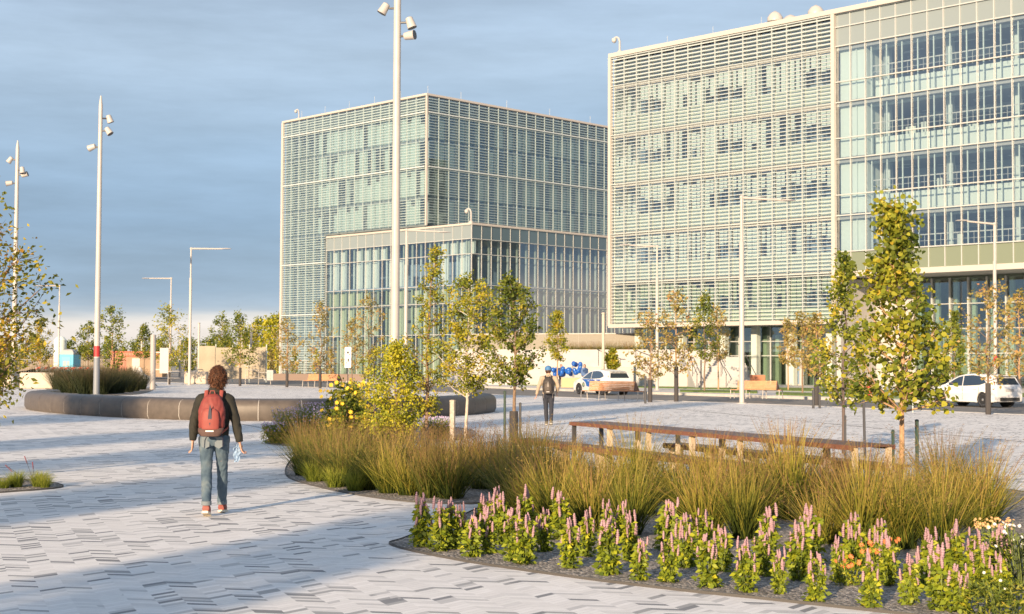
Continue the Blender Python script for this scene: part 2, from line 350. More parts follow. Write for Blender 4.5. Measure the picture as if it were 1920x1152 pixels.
def building_right():
    rng = random.Random(5)
    c = atd(1150, 126)
    t = thing('office_building', 'wide nearer office building on the right, louvred left half and clear glazed right half', 'building', (c.x, c.y, 0), R(-45))
    UL = 22.7; UR = 58.0; D = 34; TOP = 29.2
    fl = [5.1, 8.85, 13.2, 17.6, 22.0, 26.4]
    tf = ident
    mb = MB(); mb.box(-.36, UR, -.36, .3, TOP-.25, TOP+.12, tf); mb.box(-.4, -.1, -.34, 0, 5.0, TOP-.25); mb.box(UL-.15, UL+.15, -.34, -.02, 5.1, TOP-.25)
    mb.box(UL, UR, -.36, .3, 8.45, 8.86); mb.box(-.3, UL-.16, -.36, .3, 4.85, 5.18); mb.build('coping', M_cap, t)
    mb = MB(); mb.box(.1, UR, .31, D, TOP-.4, TOP-.1); mb.build('roof', M_slab, t)
    mb = MB(); mb.box(-.05, .1, .1, D, 5.1, TOP-.4); mb.build('side_wall', M_cream, t)
    mb = MB(); mb.box(0, UR, D-.3, D, 0, TOP-.4); mb.build('rear_wall', M_cream, t)
    # floor slabs
    for z in fl:
        mb = MB()
        if z < 6: mb.box(.11, UL, .12, D-.31, z-.25, z+.1)
        elif z < 9: mb.box(.11, UL, .12, D-.31, z-.25, z+.1); mb.box(UL+.002, UR, .12, D-.31, z-.3, z+.05)
        else: mb.box(.11, UR, .12, D-.31, z-.3, z+.1)
        mb.build('floor_slab', M_slab, t)
    us = frange(0, UL, 16)
    # louvred half: screen, glazing, blinds, spandrel per storey
    zs = fl+[TOP-.3]
    for i in range(len(zs)-1):
        z0, z1 = zs[i], zs[i+1]; top = i == len(zs)-2
        mb = MB(); slats(mb, tf, -.05, UL-.16, z0+.12, z1-.08, .29, .062 if not top else .10)
        verts_(mb, tf, us[1:-1], z0+.06, z1, .045, -.30, -.15); mb.box(-.05, UL-.16, -.34, -.1, z1-.09, z1-.02)
        mb.build('louvre_screen', M_louv, t)
        mb = MB(); pane(mb, tf, .05, UL-.1, .02, z0+.1, z1-.3)
        wb = mb.build('window_band', M_glass2 if i == 0 else M_glass, t)
        mb = MB()
        for u in us[1:-1]: mb.box(u-.03, u+.03, .03, .10, z0+.1, z1-.3)
        mb.build('mullion', M_mul, wb)
        mb = MB()
        sp = z0+1.6 if i else z0+1.1
        mb.box(.1, UL-.2, .16, .24, z0+.12, (sp if not top else z1-.3)); mb.build('spandrel', M_cream if not top else M_room2, t)
        if top: continue
        mb = MB(); H = z1-.3-sp
        for b in range(16):
            sub = 3
            dark = (b % 6 in (2, 3)); edge = b in (0, 1)
            for s in range(sub):
                a0 = us[b]+(us[b+1]-us[b])*s/sub; a1 = us[b]+(us[b+1]-us[b])*(s+1)/sub
                r = rng.random()
                if edge: drop = .45 if r < .5 else .0; lo = sp; hi = sp+H*.38*(r+.3)
                elif dark: lo = sp+H*rng.uniform(.45, .62) if (b % 6 == 2) else sp+H*rng.uniform(.30, .55); hi = z1-.3
                elif r < .22: lo = sp+H*rng.uniform(.2, .6); hi = z1-.3-H*rng.uniform(0, .2)
                elif r < .32: continue
                else: lo = sp; hi = z1-.3-(H*rng.uniform(0, .22) if rng.random() < .5 else 0)
                mb.box(a0+.02, a1-.02-(.1 if rng.random() < .4 else 0), .30+.03*s, .315+.03*s, lo, hi)
        mb.build('blind', M_cream2 if i else M_greenish, t)
        mb = MB()
        for b in (0, 3, 6, 9, 12, 15): mb.box(us[b]+.3, us[b]+.75, 1.6, 2.1, z0+.1, z1-.3)
        mb.build('column', M_cream2, t)
        mb = MB(); mb.box(.12, UL-.1, 2.3, 2.45, z0+.1, z1-.3); mb.build('room_wall', M_room, t)
    # clear glazed half
    rows = [8.86, 10.4, 13.2, 14.8, 17.6, 19.2, 22.0, 23.6, 26.4, 27.9, TOP-.25]
    nb = int((UR-UL)/1.28); ub = frange(UL+.1, UR, nb)
    for i in range(len(rows)-1):
        z0, z1 = rows[i], rows[i+1]
        solid = i == 0 or i >= 8
        mb = MB()
        if solid: mb.box(UL+.1, UR, 0, .06, z0, z1)
        else: pane(mb, tf, UL+.1, UR, .02, z0, z1)
        wb = mb.build('spandrel' if solid else 'window_band', (M_spG if i == 0 else M_spL) if solid else M_glass, t)
        mb = MB()
        for u in ub[1:]: mb.box(u-.03, u+.03, -.09, -.005, z0+.04, z1-.04)
        mb.box(UL+.15, UR, -.15, -.005, z1-.04, z1+.04 if i < 9 else z1)
        mb.build('mullion', M_mul, wb)
    for i, z in enumerate((8.9, 13.3, 17.7, 22.1)):
        z1 = z+4.2
        mb = MB(); mb.box(UL+.2, UL+2.4, .5, .62, z+.1, z1-.2); mb.box(UL+2.4, UL+2.55, .5, 4.2, z+.1, z1-.2)
        mb.box(UL+2.7, UR, 7.0, 7.15, z1-.75, z1-.15)
        if i: mb.box(UL+2.7, UR, 1.5, 1.6, z+.1, z+1.5)
        mb.box(UL+2.6, UR, .9, 1.2, z1-.35, z1-.15)
        mb.build('interior_wall', M_cream2, t)
        mb = MB()
        for k, u in enumerate(ub[1:]):
            mb.box(u+.25, u+.33, .35, .43, z+.12, z1-.15)
            if k % 4 == 1: mb.box(u+.3, u+.75, 2.2, 2.65, z+.12, z1-.15)
            if rng.random() < .12: mb.box(u+.1, u+.5+rng.random()*.6, 3.5, 3.6, z+1.4, z+1.4+rng.uniform(.5, 1.4))
        mb.build('column', M_cream2, t)
        mb = MB(); mb.box(UL+2.8, UR, .62, .66, z+2.44, z+2.52); mb.box(UL+2.8, UR, .62, .66, z+2.0, z+2.03)
        for u in ub[2:]: mb.box(u+.6, u+.63, .62, .65, z+1.5, z+2.44)
        mb.build('railing', M_mul, t)
        mb = MB(); mb.box(UL+2.8, UR, 12, 12.2, z+.1, z1-.15)
        for k in range(7): u = rng.uniform(UL+3, UL+18); mb.box(u, u+rng.uniform(.3, 2.2), 8, 8.3, z+1.4, z+rng.uniform(2, 3.2))
        mb.build('room_wall', M_room, t)
        mb = MB(); rr = rng
        for k in range(26): u = rr.uniform(UL+3, UL+20); v = rr.uniform(1.5, 7); mb.box(u, u+rr.uniform(.4, 1.1), v, v+.12, z1-.55, z1-.5)
        mb.build('ceiling_light', M_cream2, t)
    # ground floor under louvred half
    mb = MB(); mb.box(.2, UL-.3, 3.2, 3.25, 0, 4.8); gf = mb.build('shopfront', M_glass2, t)
    mb = MB()
    for u in frange(.2, UL-.3, 14): mb.box(u-.04, u+.04, 3.1, 3.19, 0, 4.8)
    for z in (2.4, 3.6): mb.box(.2, UL-.3, 3.12, 3.19, z-.03, z+.03)
    mb.build('mullion', M_mul, gf)
    mb = MB(); mb.box(.2, UL-.3, 5.2, 5.3, 0, 4.8); mb.build('room_wall', M_room2, t)
    mb = MB()
    for u in (.6, 5.5, 10, 13.2, 16.8, 20.4): mb = MB(); mb.box(u, u+.55, 2.2, 2.75, 0, 4.84); mb.build('pillar', M_cream, t)
    for u in frange(11, UL-2, 8): mb = MB(); mb.box(u, u+.35, 3.6, 3.95, 0, 4.1); mb.build('pillar', M_cream, t)
    mb = MB(); mb.box(16.2, 17.7, 2.9, 3.08, 0, 2.9); mb.build('door_frame', M_white, t)
    mb = MB(); mb.box(16.45, 17.45, 2.86, 2.9, .1, 2.3); d = mb.build('door', M_room, t); mb = MB(); mb.tube([(17.2, 2.78, .8), (17.2, 2.78, 1.5)], .02, 6); mb.build('handle', M_mul, d)
    # ground floor under glazed half: recess
    mb = MB(); mb.box(UL-.2, UL+.2, .4, 5.9, 0, 8.4); mb.box(UL+.2, UL+3.6, 5.6, 5.9, 0, 8.4); mb.build('recess_wall', M_white, t)
    mb = MB(); mb.box(UL+3.6, UR, 5.7, 5.75, 0, 8.4); gf = mb.build('window_band', M_glass2, t)
    nb2 = int((UR-UL-3.6)/1.45); uu = frange(UL+3.6, UR, nb2)
    mb = MB()
    for u in uu: mb.box(u-.04, u+.04, 5.45, 5.69, 0, 8.4)
    for z in (2.6, 4.5, 6.4): mb.box(UL+3.6, UR, 5.5, 5.69, z-.03, z+.03)
    mb.build('mullion', M_mul, gf)
    mb = MB()
    for k, u in enumerate(uu): mb.box(u+.12, u+.42, 5.9, 6.2, 0, 8.3)
    for k in range(10): u = UL+5+k*1.6; h = rng.uniform(2.5, 5.5); mb.box(u, u+.9, 7.2, 7.3, 1, h)
    mb.build('column', M_cream, t)
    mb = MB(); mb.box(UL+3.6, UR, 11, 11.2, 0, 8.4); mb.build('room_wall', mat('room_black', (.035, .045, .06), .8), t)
    mb = MB(); mb.box(UL+3.6, UR, 6.25, 10.9, 4.3, 4.5); mb.build('floor_slab', M_slab, t)
    # roof plant
    mb = MB(); mb.box(8, 18, 8, 20, TOP-.1, TOP+1.2); mb.build('plant_room', M_mul, t)
    for u, h in ((11.0, 2.5), (12.6, 1.9), (15.2, 2.3)):
        mb = MB(); mb.lathe([(.5, 0), (.5, h*.6), (.7, h*.62), (.7, h*.75), (.45, h*.9), (.05, h)], 14, Matrix.Translation((u, 9.0, TOP+1.2))); mb.build('roof_vent', M_pole, t, True)
    for u in frange(6, 50, 9):
        mb = MB(); mb.tube([(u, .1, TOP+.1), (u, .1, TOP+.8)], .018, 5); mb.build('lightning_rod', M_mul, t)
    return t, c
B1, B1c = building_right()

def building_far():
    rng = random.Random(9)
    c0 = atd(797, 150); c = Vector((c0.x-17.8, c0.y+17.8, 0))
    t = thing('office_building', 'farther cube shaped glass office building wrapped in horizontal louvres with a lower glazed wing', 'building', (c.x, c.y, 0), R(-45))
    W = 25.2; D = 46; TOP = 30.3; PX = 32.2; PZ = 16.2; U0 = 8.1
    rf = lambda u, v, z: (W-v, u, z); pf = lambda u, v, z: (PX-v, u, z)
    mb = MB(); mb.box(-.34, W+.34, -.34, .3, TOP-.3, TOP-.08); mb.box(W-.3, W+.34, .3, D, TOP-.3, TOP-.08); mb.box(-.42, -.08, -.34, 0, 0, TOP-.3); mb.box(W+.1, W+.3, -.3, -.1, PZ, TOP-.3)
    mb.box(U0, PX+.1, -.10, .3, PZ-.34, PZ-.16); mb.box(PX-.3, PX+.1, .3, D, PZ-.34, PZ-.16); mb.build('coping', M_cap, t)
    mb = MB(); mb.box(.1, W-.3, .31, D, TOP-.5, TOP-.3); mb.box(W+.1, PX-.3, .31, D, PZ-.3, PZ-.1); mb.build('roof', M_slab, t)
    mb = MB(); mb.box(0, .1, .1, D, 0, TOP-.5); mb.build('side_wall', M_cream, t); mb = MB(); mb.box(0, PX, D-.2, D, 0, PZ-.4); mb.box(0, W, D-.2, D, PZ, TOP-.5); mb.build('rear_wall', M_cream, t)
    bands = [(0, 4.4), (4.4, 7.2), (7.2, 13.1), (13.1, 16.3), (16.3, 19.3), (19.3, 22.5), (22.5, 25.4), (25.4, 28.3), (28.3, TOP-.35)]
    usL = frange(0, W, 17)
    for i, (z0, z1) in enumerate(bands):
        u1 = U0 if i < 4 else W-.02
        top = i == 8
        mb = MB(); slats(mb, ident, -.05, u1, z0+.1, z1-.1, .27, .062 if not top else .085); verts_(mb, ident, [u for u in usL if .5 < u < u1], z0+.05, z1, .035, -.29, -.15)
        if i in (1, 2, 5, 7): mb.box(-.05, u1, -.35, -.1, z1-.1, z1+.02)
        mb.build('louvre_screen', M_louv2, t)
        mb = MB(); pane(mb, ident, 0, u1, -.30, z0+.03, z1-.03); mb.build('outer_glass', M_skin, t)
        mb = MB(); pane(mb, ident, .05, u1, .02, z0+.05, z1-.05); wb = mb.build('window_band', M_glass, t)
        mb = MB(); mb.box(.05, u1, .1, .3, z0-.12, z0+.15); 
        if not top: mb.box(.12, u1, 4.5, 4.6, z0+.15, z1-.15)
        mb.build('floor_slab', M_room2, t)
        if top:
            mb = MB(); mb.box(.1, W-.1, .3, .4, z0+.2, z1); mb.build('spandrel', M_room2, t)
        if i >= 4 and not top:
            mb = MB()
            for b in range(17):
                a0, a1 = usL[b], usL[b+1]
                if a1 < U0-1.0+.0: continue
                if b in (5,) and i % 2 == 0: continue
                for s in range(2):
                    q0 = a0+(a1-a0)*s/2; q1 = a0+(a1-a0)*(s+1)/2
                    if rng.random() < .10: continue
                    mb.box(q0+.03, q1-.03-(.1 if rng.random() < .3 else 0), .4+.05*s, .42+.05*s, z0+.15, z1-.15-(rng.uniform(.2, 1.0) if rng.random() < .25 else 0))
            mb.build('blind', M_cream2, t)
        if i < 4 or i >= 4:
            mb = MB()
            for u in usL:
                if u < U0: mb.box(u+.3, u+.4, .8, .9, z0+.15, z1-.1)
            mb.build('column', M_cream2, t)
        if i >= 4:      # right face of the cube
            ur = frange(0, D, 31)
            mb = MB(); slats(mb, rf, .02, D, z0+.1, z1-.1, .27, .062 if not top else .085); verts_(mb, rf, ur[1:], z0+.05, z1, .035, -.29, -.15)
            if i in (5, 7): mb.box(.02, D, -.35, -.1, z1-.1, z1+.02, rf)
            mb.build('louvre_screen', M_louv2, t)
            mb = MB(); pane(mb, rf, 0, D, -.30, z0+.03, z1-.03); mb.build('outer_glass', M_skin, t)
            mb = MB(); pane(mb, rf, .05, D, .02, z0+.05, z1-.05); mb.build('window_band', M_glass, t)
            mb = MB(); mb.box(.5, D, .1, .3, z0-.12, z0+.15, rf); mb.box(5, D-.3, 4.5, 4.6, z0+.15, z1-.15, rf); mb.build('floor_slab', M_room2, t)
            mb = MB()
            for b in range(31):
                for s in range(2):
                    r = rng.random(); p = .75 if (b*7+i*3) % 5 < 3 else .3
                    q0 = ur[b]+(ur[b+1]-ur[b])*s/2; q1 = q0+(ur[b+1]-ur[b])/2
                    if r < p and b: mb.box(q0+.03, q1-.12, .4+.04*s, .42+.04*s, z0+.15, z1-.15, rf)
            mb.build('blind', M_greenish if not top else M_room2, t)
    # podium
    rows = [(0, 4.6), (4.6, 7.85), (7.85, 9.7), (9.7, 12.85), (12.85, 14.4), (14.4, PZ-.36)]
    ul = frange(U0, PX, 17); ur = frange(0, D, 33)
    for i, (z0, z1) in enumerate(rows):
        solid = i == 5
        mb = MB()
        if solid: mb.box(U0, PX-.02, 0, .06, z0, z1)
        else: pane(mb, ident, U0, PX, .02, z0, z1)
        wb = mb.build('spandrel' if solid else 'window_band', M_spL if solid else (M_glass2 if i < 3 else M_glass), t)
        mb = MB()
        for u in ul: mb.box(u-.025, u+.025, -.07, -.005, z0+.03, z1-.03)
        mb.box(U0, PX, -.13, -.005, z1-.03, z1+.03 if not solid else z1); mb.build('mullion', M_mul, wb)
        mb = MB()
        if solid: mb.box(.07, D, 0, .06, z0, z1, pf)
        else: pane(mb, pf, 0.05, D, .02, z0, z1)
        wb = mb.build('spandrel' if solid else 'window_band', M_spD if solid else M_glass, t)
        mb = MB()
        for u in ur: mb.box(u-.022, u+.022, -.06, -.005, z0+.03, z1-.03, pf)
        mb.box(.0, D, -.13, -.005, z1-.03, z1+.03 if not solid else z1, pf); mb.build('mullion', M_mul, wb)
        if solid: continue
        mb = MB()
        if i in (3, 4, 1, 2, 0):
            for b in range(17):
                if rng.random() < (.72 if b < 9 else .35): mb.box(ul[b]+.3, ul[b+1]-.15, .7, .76, z0+.1, z1-.05)
        mb.build('interior_wall', M_cream2 if i > 2 else M_greenish, t)
        mb = MB()
        for u in ul[:-1]: mb.box(u+.25, u+.40, .3, .45, z0, z1)
        for u in ur[:-1]: mb.box(u+.42, u+.58, .8, .96, z0, z1, pf)
        mb.build('column', M_greenish if i != 3 else M_cream2, t)
        mb = MB()
        if i in (0, 2, 3): mb.box(U0+.2, PX-1, .12, .3, z0-.15, z0+.15); mb.box(1, D, .12, .3, z0-.15, z0+.15, pf)
        mb.box(U0+.3, PX-7.2, 6, 6.1, z0+.15, z1); mb.box(7, D-.3, 6.5, 6.6, z0+.15, z1, pf)
        mb.build('room_wall', M_room if i > 2 else M_room2, t)
    for u in frange(3, W, 5): mb = MB(); mb.tube([(u, .1, TOP-.1), (u, .1, TOP+.8)], .02, 5); mb.build('lightning_rod', M_mul, t)
    for u in frange(5, 40, 5): mb = MB(); mb.tube([(W-.1, u, TOP-.1), (W-.1, u, TOP+.8)], .02, 5); mb.build('lightning_rod', M_mul, t)
    return t, c
B2, B2c = building_far()
def camera_mast(T, u, v, z, h, lab):
    loc = T.matrix_basis @ Vector((u, v, z))
    t = thing('security_camera', lab, 'camera', loc, R(-45)); s = h
    mb = MB(); mb.tube([(0, 0, 0), (0, 0, .7*s), (-.06*s, -.02, .88*s), (-.2*s, -.05, .98*s), (-.36*s, -.1, .94*s)], .06*s, 8); mb.lathe([(.14*s, 0), (.14*s, .12*s), (.06*s, .14*s)], 12); mb.build('bracket', M_white, t, True)
    mb = MB(); mb.lathe([(.03*s, .1*s), (.13*s, .08*s), (.15*s, 0), (.13*s, -.12*s), (.03*s, -.2*s)], 14, Matrix.Translation((-.38*s, -.1, .84*s))); mb.build('camera_dome', M_white, t, True)
camera_mast(B1, .6, .1, 29.32, 1.5, 'white security camera on a curved bracket at the roof corner of the right building')
camera_mast(B2, 32.0, .1, 16.03, 1.5, 'white security camera on the corner of the lower glazed wing')
camera_mast(B2, 2.4, .1, 30.21, 1.2, 'small white roof camera near the left end of the far building')
# ---------------------------------------------------------------- terrace walls and stairs between the buildings
def wallbox(name, lab, a, b, th, z0, z1, m, cat='wall', cap=None):
    a = Vector((a[0], a[1], 0)); b = Vector((b[0], b[1], 0)); d = (b-a); L_ = d.length; ang = math.atan2(d.y, d.x)
    t = thing(name, lab, cat, (a.x, a.y, 0), ang)
    mb = MB(); mb.box(0, L_, 0, th, z0, z1); mb.build('wall_face', m, t)
    if cap: mb = MB(); mb.box(-.03, L_+.03, -.04, th+.04, z1, z1+.08); mb.build('coping', cap, t)
    mb = MB()
    for k in range(1, int(L_/3)): mb.box(k*3-.008, k*3+.008, -.004, .0, z0, z1)
    mb.build('joint', M_kerb, t); return t
wA0 = atd(845, 113); wA1 = atd(1400, 103)
wallbox('retaining_wall', 'low white retaining wall behind the parked patrol car', wA0, wA1, .4, -.1, 1.45, M_white, cap=M_walk)
wB0 = atd(850, 122); wB1 = atd(1345, 112)
wallbox('retaining_wall', 'middle white terrace wall above the lower wall', wB0, wB1, .4, -.1, 2.75, M_white, cap=M_walk)
wC0 = atd(860, 134); wC1 = atd(1200, 127)
wallbox('retaining_wall', 'upper beige terrace wall below the glazed wing', wC0, wC1, .4, -.1, 4.35, mat('beige_wall', (.27, .25, .21), .85, noise=.08), cap=M_walk)
def slab(name, lab, pts, z0, z1, m): struct(poly_obj(name, [(p[0], p[1]) for p in pts], z0, z1, m), lab, 'terrace')
off = lambda p, k: (p.x, p.y+k)
slab('terrace', 'lower pale terrace', [off(wA0, .42), off(wA1, .42), off(wB1, -.02), off(wB0, -.02)], -.1, 1.2, M_walk)
slab('terrace', 'middle planted terrace', [off(wB0, .42), off(wB1, .42), off(wC1, -.02), off(wC0, -.02)], -.1, 2.5, mat('dry_grass_soil', (.26, .21, .11), .95, noise=.4, nscale=2))
slab('terrace', 'upper terrace by the far building', [off(wC0, .42), off(wC1, .42), (14.5, 160), (24, 190), (60, 230), (20, 230), (-2, 150)], -.1, 4.3, M_walk)
# stairs
st0 = atd(1372, 101); st1 = atd(1440, 101)
t = thing('staircase', 'white concrete steps with dark handrails rising beside the right building', 'stairs', (st0.x-2.5, 101.5, 0), R(3))
mb = MB()
for k in range(14): mb.box(0, 4.4, k*.36, 14*.36+2, (k)*.16 if k else -.1, (k+1)*.16)
mb.build('steps', M_white, t)
for x in (0.1, 2.2, 4.3):
    mb = MB(); pts = [(x, -.2, .95), (x, 14*.36, .95+14*.16), (x, 14*.36+1.4, .95+14*.16)]; mb.tube(pts, .03, 6)
    for k in (0, 5, 10, 14): mb.tube([(x, k*.36, k*.16), (x, k*.36, k*.16+.97)], .025, 6)
    mb.build('handrail', M_dkmetal, t)
for q, (px, d, z) in enumerate(((1120, 111, 1.28), (1190, 110, 1.28), (1255, 109, 1.28), (1310, 108.5, 1.28))):
    p = atd(px, d, z)
    t = thing('handrail', 'dark sloping handrail on the terrace, %s from the left' % ORD[q], 'handrail', p, R(-10), 'handrails on the white terrace')
    mb = MB(); mb.tube([(0, 0, 1.5), (2.0, -1.0, .75), (2.3, -1.15, .75)], .035, 6); mb.build('rail', M_dkmetal, t)
    for x, z in ((0.1, 1.45), (1.9, .8)):
        mb = MB(); mb.tube([(x, -x*.5, 0), (x, -x*.5, z)], .03, 6); mb.build('post', M_dkmetal, t)
# ---------------------------------------------------------------- stone bench ring
def stone_bench():
    cx, cy, Rr = -8.85, 50.1, 8.3
    t = thing('stone_bench', 'long curved bench wall of dark grey granite blocks with rounded top', 'bench', (cx, cy, 0))
    mg = mat('dark_granite', (.095, .078, .065), .5, noise=.16, nscale=5, bump=.15, bscale=60); mj = mat('pale_joint', (.36, .34, .32), .8)
    prof = [(.06, 0), (.0, .12), (.0, .40), (.03, .50), (.10, .58), (.20, .625), (.75, .64), (.86, .61), (.9, .52), (.9, 0)]
    ctl = [(-18.2, 54.6), (-17.75, 51.9), (-16.3, 48.9), (-13.9, 45.7), (-10.9, 42.95), (-8.0, 41.8), (-5.2, 42.5), (-2.9, 44.7), (-1.3, 47.4), (-.55, 50.6), (-.9, 52.6)]
    path = []
    for i in range(len(ctl)-1):
        p0, p1, p2, p3 = [Vector(ctl[max(0, min(len(ctl)-1, i+k))]) for k in (-1, 0, 1, 2)]
        for j in range(30): u = j/30; path.append(.5*((2*p1)+(p2-p0)*u+(2*p0-5*p1+4*p2-p3)*u*u+(3*p1-p0-3*p2+p3)*u**3))
    path.append(Vector(ctl[-1])); cum = [0]
    for p, q in zip(path, path[1:]): cum.append(cum[-1]+(q-p).length)
    TL = cum[-1]
    def at(sv):
        sv = max(0, min(TL-1e-6, sv)); i = max(k for k in range(len(cum)-1) if cum[k] <= sv); f = (sv-cum[i])/(cum[i+1]-cum[i])
        d = (path[min(i+3, len(path)-1)]-path[max(i-3, 0)]).normalized(); return path[i].lerp(path[i+1], f), Vector((-d.y, d.x))
    def sec(sv, ins):
        p, n_ = at(sv); out = []
        for x, z in prof:
            x2 = x+(ins if x < .5 else -ins); q = p+n_*x2; out.append((q.x-cx, q.y-cy, z-(ins if z > .1 else 0)))
        return out
    def arc(s0, s1, n, ins=0, name='stone_block', m=mg):
        mb = MB(); k = len(prof); vs = []
        for i in range(n+1): vs += sec(s0+(s1-s0)*i/n, ins)
        fs = [(i*k+j, i*k+(j+1) % k, (i+1)*k+(j+1) % k, (i+1)*k+j) for i in range(n) for j in range(k)]
        fs += [tuple(range(k)), tuple(reversed(range(n*k, (n+1)*k)))]
        mb.add(vs, fs); return mb.build(name, m, t, True)
    n = 25
    for i in range(n): arc(TL*i/n+.014, TL*(i+1)/n-.014, 3)
    arc(.05, TL-.05, 75, .006, 'joint_core', mj)
stone_bench()
# ---------------------------------------------------------------- masts and street lamps
def spot(parent, ang, z, tilt, r, kind=0):
    # a cylindrical projector on a short arm
    T = Matrix.Rotation(ang, 4, 'Z') @ Matrix.Translation((0, 0, z))
    mb = MB(); p = [T @ Vector(v) for v in ((r*.8, 0, 0), (r+.18, 0, 0), (r+.26, 0, .03))]; mb.tube(p, .04, 6)
    Th = T @ Matrix.Translation((r+.33, 0, .0)) @ Matrix.Rotation(tilt, 4, 'Y')
    arm = mb.build('bracket', M_dkmetal, parent)
    mb = MB(); mb.lathe([(.08, .20), (.13, .17), (.15, .0), (.165, -.16), (.175, -.2)], 16, Th); h = mb.build('spotlight', M_pole, parent, True)
    mb = MB(); mb.lathe([(.165, -.203), (.165, -.215)], 16, Th); mb.build('lens', M_dkmetal, h)
def mast(lab, base, h, r0, r1, spots, band=True, lean=0):
    t = thing('light_mast', lab, 'light mast', base, 0, 'tall spotlight masts on the plaza')
    mb = MB(); mb.tube([(0, 0, 1.9), (0, 0, h*.5), (0, 0, h-.5), (0, 0, h)], [r0, (r0+r1)/2, r1, r1*.35], 16); mb.build('pole', M_pole, t, True)
    mb = MB(); mb.tube([(0, 0, 0), (0, 0, 1.9)], [r0*1.06, r0*1.01], 16); mb.lathe([(r0*2, 0), (r0*2, .03), (r0*1.1, .05)], 16); mb.build('pole_base', M_polelo, t, True)
    if band: mb = MB(); mb.tube([(0, 0, 1.95), (0, 0, 2.5)], r0*1.03, 16); mb.build('red_band', M_red, t, True)
    for a, z, ti in spots: spot(t, R(a), z, R(ti), r1*1.1)
    return t
p = G(180.5, 741)
mast('light mast with a red band near its foot, in the round bed of dark grasses', p, ztop(p, 180), .15, .10, [(20, ztop(p, 222), -20), (-10, ztop(p, 246), -35), (170, ztop(p, 276), -70)])
p = G(25, 729)
mast('leftmost light mast, partly behind the yellowing foreground tree', p, ztop(p, 264), .16, .11, [(180, ztop(p, 300), -35), (-30, ztop(p, 320), -10), (0, ztop(p, 328), -110), (185, ztop(p, 344), -80)], False)
p = atd(739.5, 50)
mast('nearest and tallest light mast, rising in front of the far glass building', p, 16.4, .155, .125, [(178, ztop(p, 16), -30), (-5, ztop(p, 43), -20), (-20, ztop(p, 69), -95), (20, 15.9, -20)], False)
def lamp(lab, base, ytop, side, reach, drop=0, r=.085, low=True, band=None, rz=0):
    h = ztop(base, ytop)
    t = thing('street_lamp', lab, 'street lamp', base, rz, 'grey street lamps with one horizontal arm')
    mb = MB(); zc = h*.78; mb.tube([(0, 0, 0), (0, 0, zc), (0, 0, zc+.05), (0, 0, h)], [r*1.25, r*1.15, r*.72, r*.65], 12); mb.lathe([(r*2.6, 0), (r*2.6, .03), (r*1.3, .05)], 14); mb.build('pole', M_pole, t, True)
    mb = MB(); s = side; L_ = reach
    mb.tube([(-.08*s, 0, h-.02), (s*L_*.75, 0, h-.02-drop*.8), ], [.065, .05], 8); mb.ball((0, 0, h), r*1.0, 6); arm = mb.build('arm', M_pole, t, True)
    x0 = s*L_*.72; mb = MB(); vs = []
    prof = [(0, .05, .04), (.12, .10, .05), (.4, .15, .06), (.66, .11, .035), (.74, .03, .01)]
    for x, hw, hh in prof: vs += [(x0+s*x, -hw, h-.03-drop), (x0+s*x, -hw*.6, h-.03-drop+hh), (x0+s*x, hw*.6, h-.03-drop+hh), (x0+s*x, hw, h-.03-drop), (x0+s*x, 0, h-.03-drop-hh*.5)]
    fs = [(i*5+j, i*5+(j+1) % 5, (i+1)*5+(j+1) % 5, (i+1)*5+j) for i in range(4) for j in range(5)]+[tuple(range(5)), tuple(range(24, 19, -1))]
    mb.add(vs, fs); mb.build('lamp_head', M_pole, t, True)
    if band: mb = MB(); mb.tube([(0, 0, band), (0, 0, band+.35)], r*1.28, 12); mb.build('red_band', M_red, t, True)
    return t
lamp('street lamp at left with its arm pointing right, nearer of the pair against the sky', atd(355, 104), 466, 1, 3.1)
lamp('street lamp at left with its arm pointing left, above the yellow green sapling', atd(318.5, 128), 522, -1, 2.7)
lamp('far left street lamp seen through the yellowing foreground tree', atd(109, 142), 536, -1, 2.7)
lamp('street lamp before the glazed wing of the far building, beside the nearest light mast', atd(760, 83), 431, 1, 2.6, .12)
lamp('nearest street lamp, arm pointing right in front of the louvred facade', G(1391, 757), 370, 1, 2.3, .12, r=.09)
lamp('street lamp with its arm pointing left before the louvred facade', G(1232, 732), 462, -1, 2.4, -.1)
lamp('rightmost street lamp before the clear glazed facade, with a red band', G(1867, 741), 420, -1, 2.1, -.2, band=1.9)
# plain posts
def post(name, lab, base, h, r, m, cat='post', parts=None, group=None, sides=10):
    t = thing(name, lab, cat, base, 0, group); mb = MB(); mb.tube([(0, 0, 0), (0, 0, h*.97), (0, 0, h)], [r, r*.95, r*.8], sides); mb.build('shaft', m, t, True)
    mb = MB(); mb.lathe([(r*1.25, h), (r*1.25, h+r*.6), (r*.3, h+r*.9)], sides); mb.build('top_cap', m, t); return t
t = thing('wayfinding_column', 'grey cylindrical information column with a blank rectangular side panel', 'sign column', G(286, 731)); zt = ztop(t.location, 628)
mb = MB(); mb.tube([(0, 0, 0), (0, 0, zt)], .17, 16); mb.build('column', mat('column_grey', (.36, .34, .33), .5), t, True)
mb = MB(); mb.box(.42, .95, -.03, .03, 1.0, zt-.8); mb.box(.15, .42, -.02, .02, zt-1.1, zt-1.04); mb.box(.15, .42, -.02, .02, 1.2, 1.26); mb.build('panel', M_pole, t)
post('wooden_pole', 'tall bare wooden pole by the terrace walls', atd(1131, 100), 5.2, .11, M_barkW, 'pole')
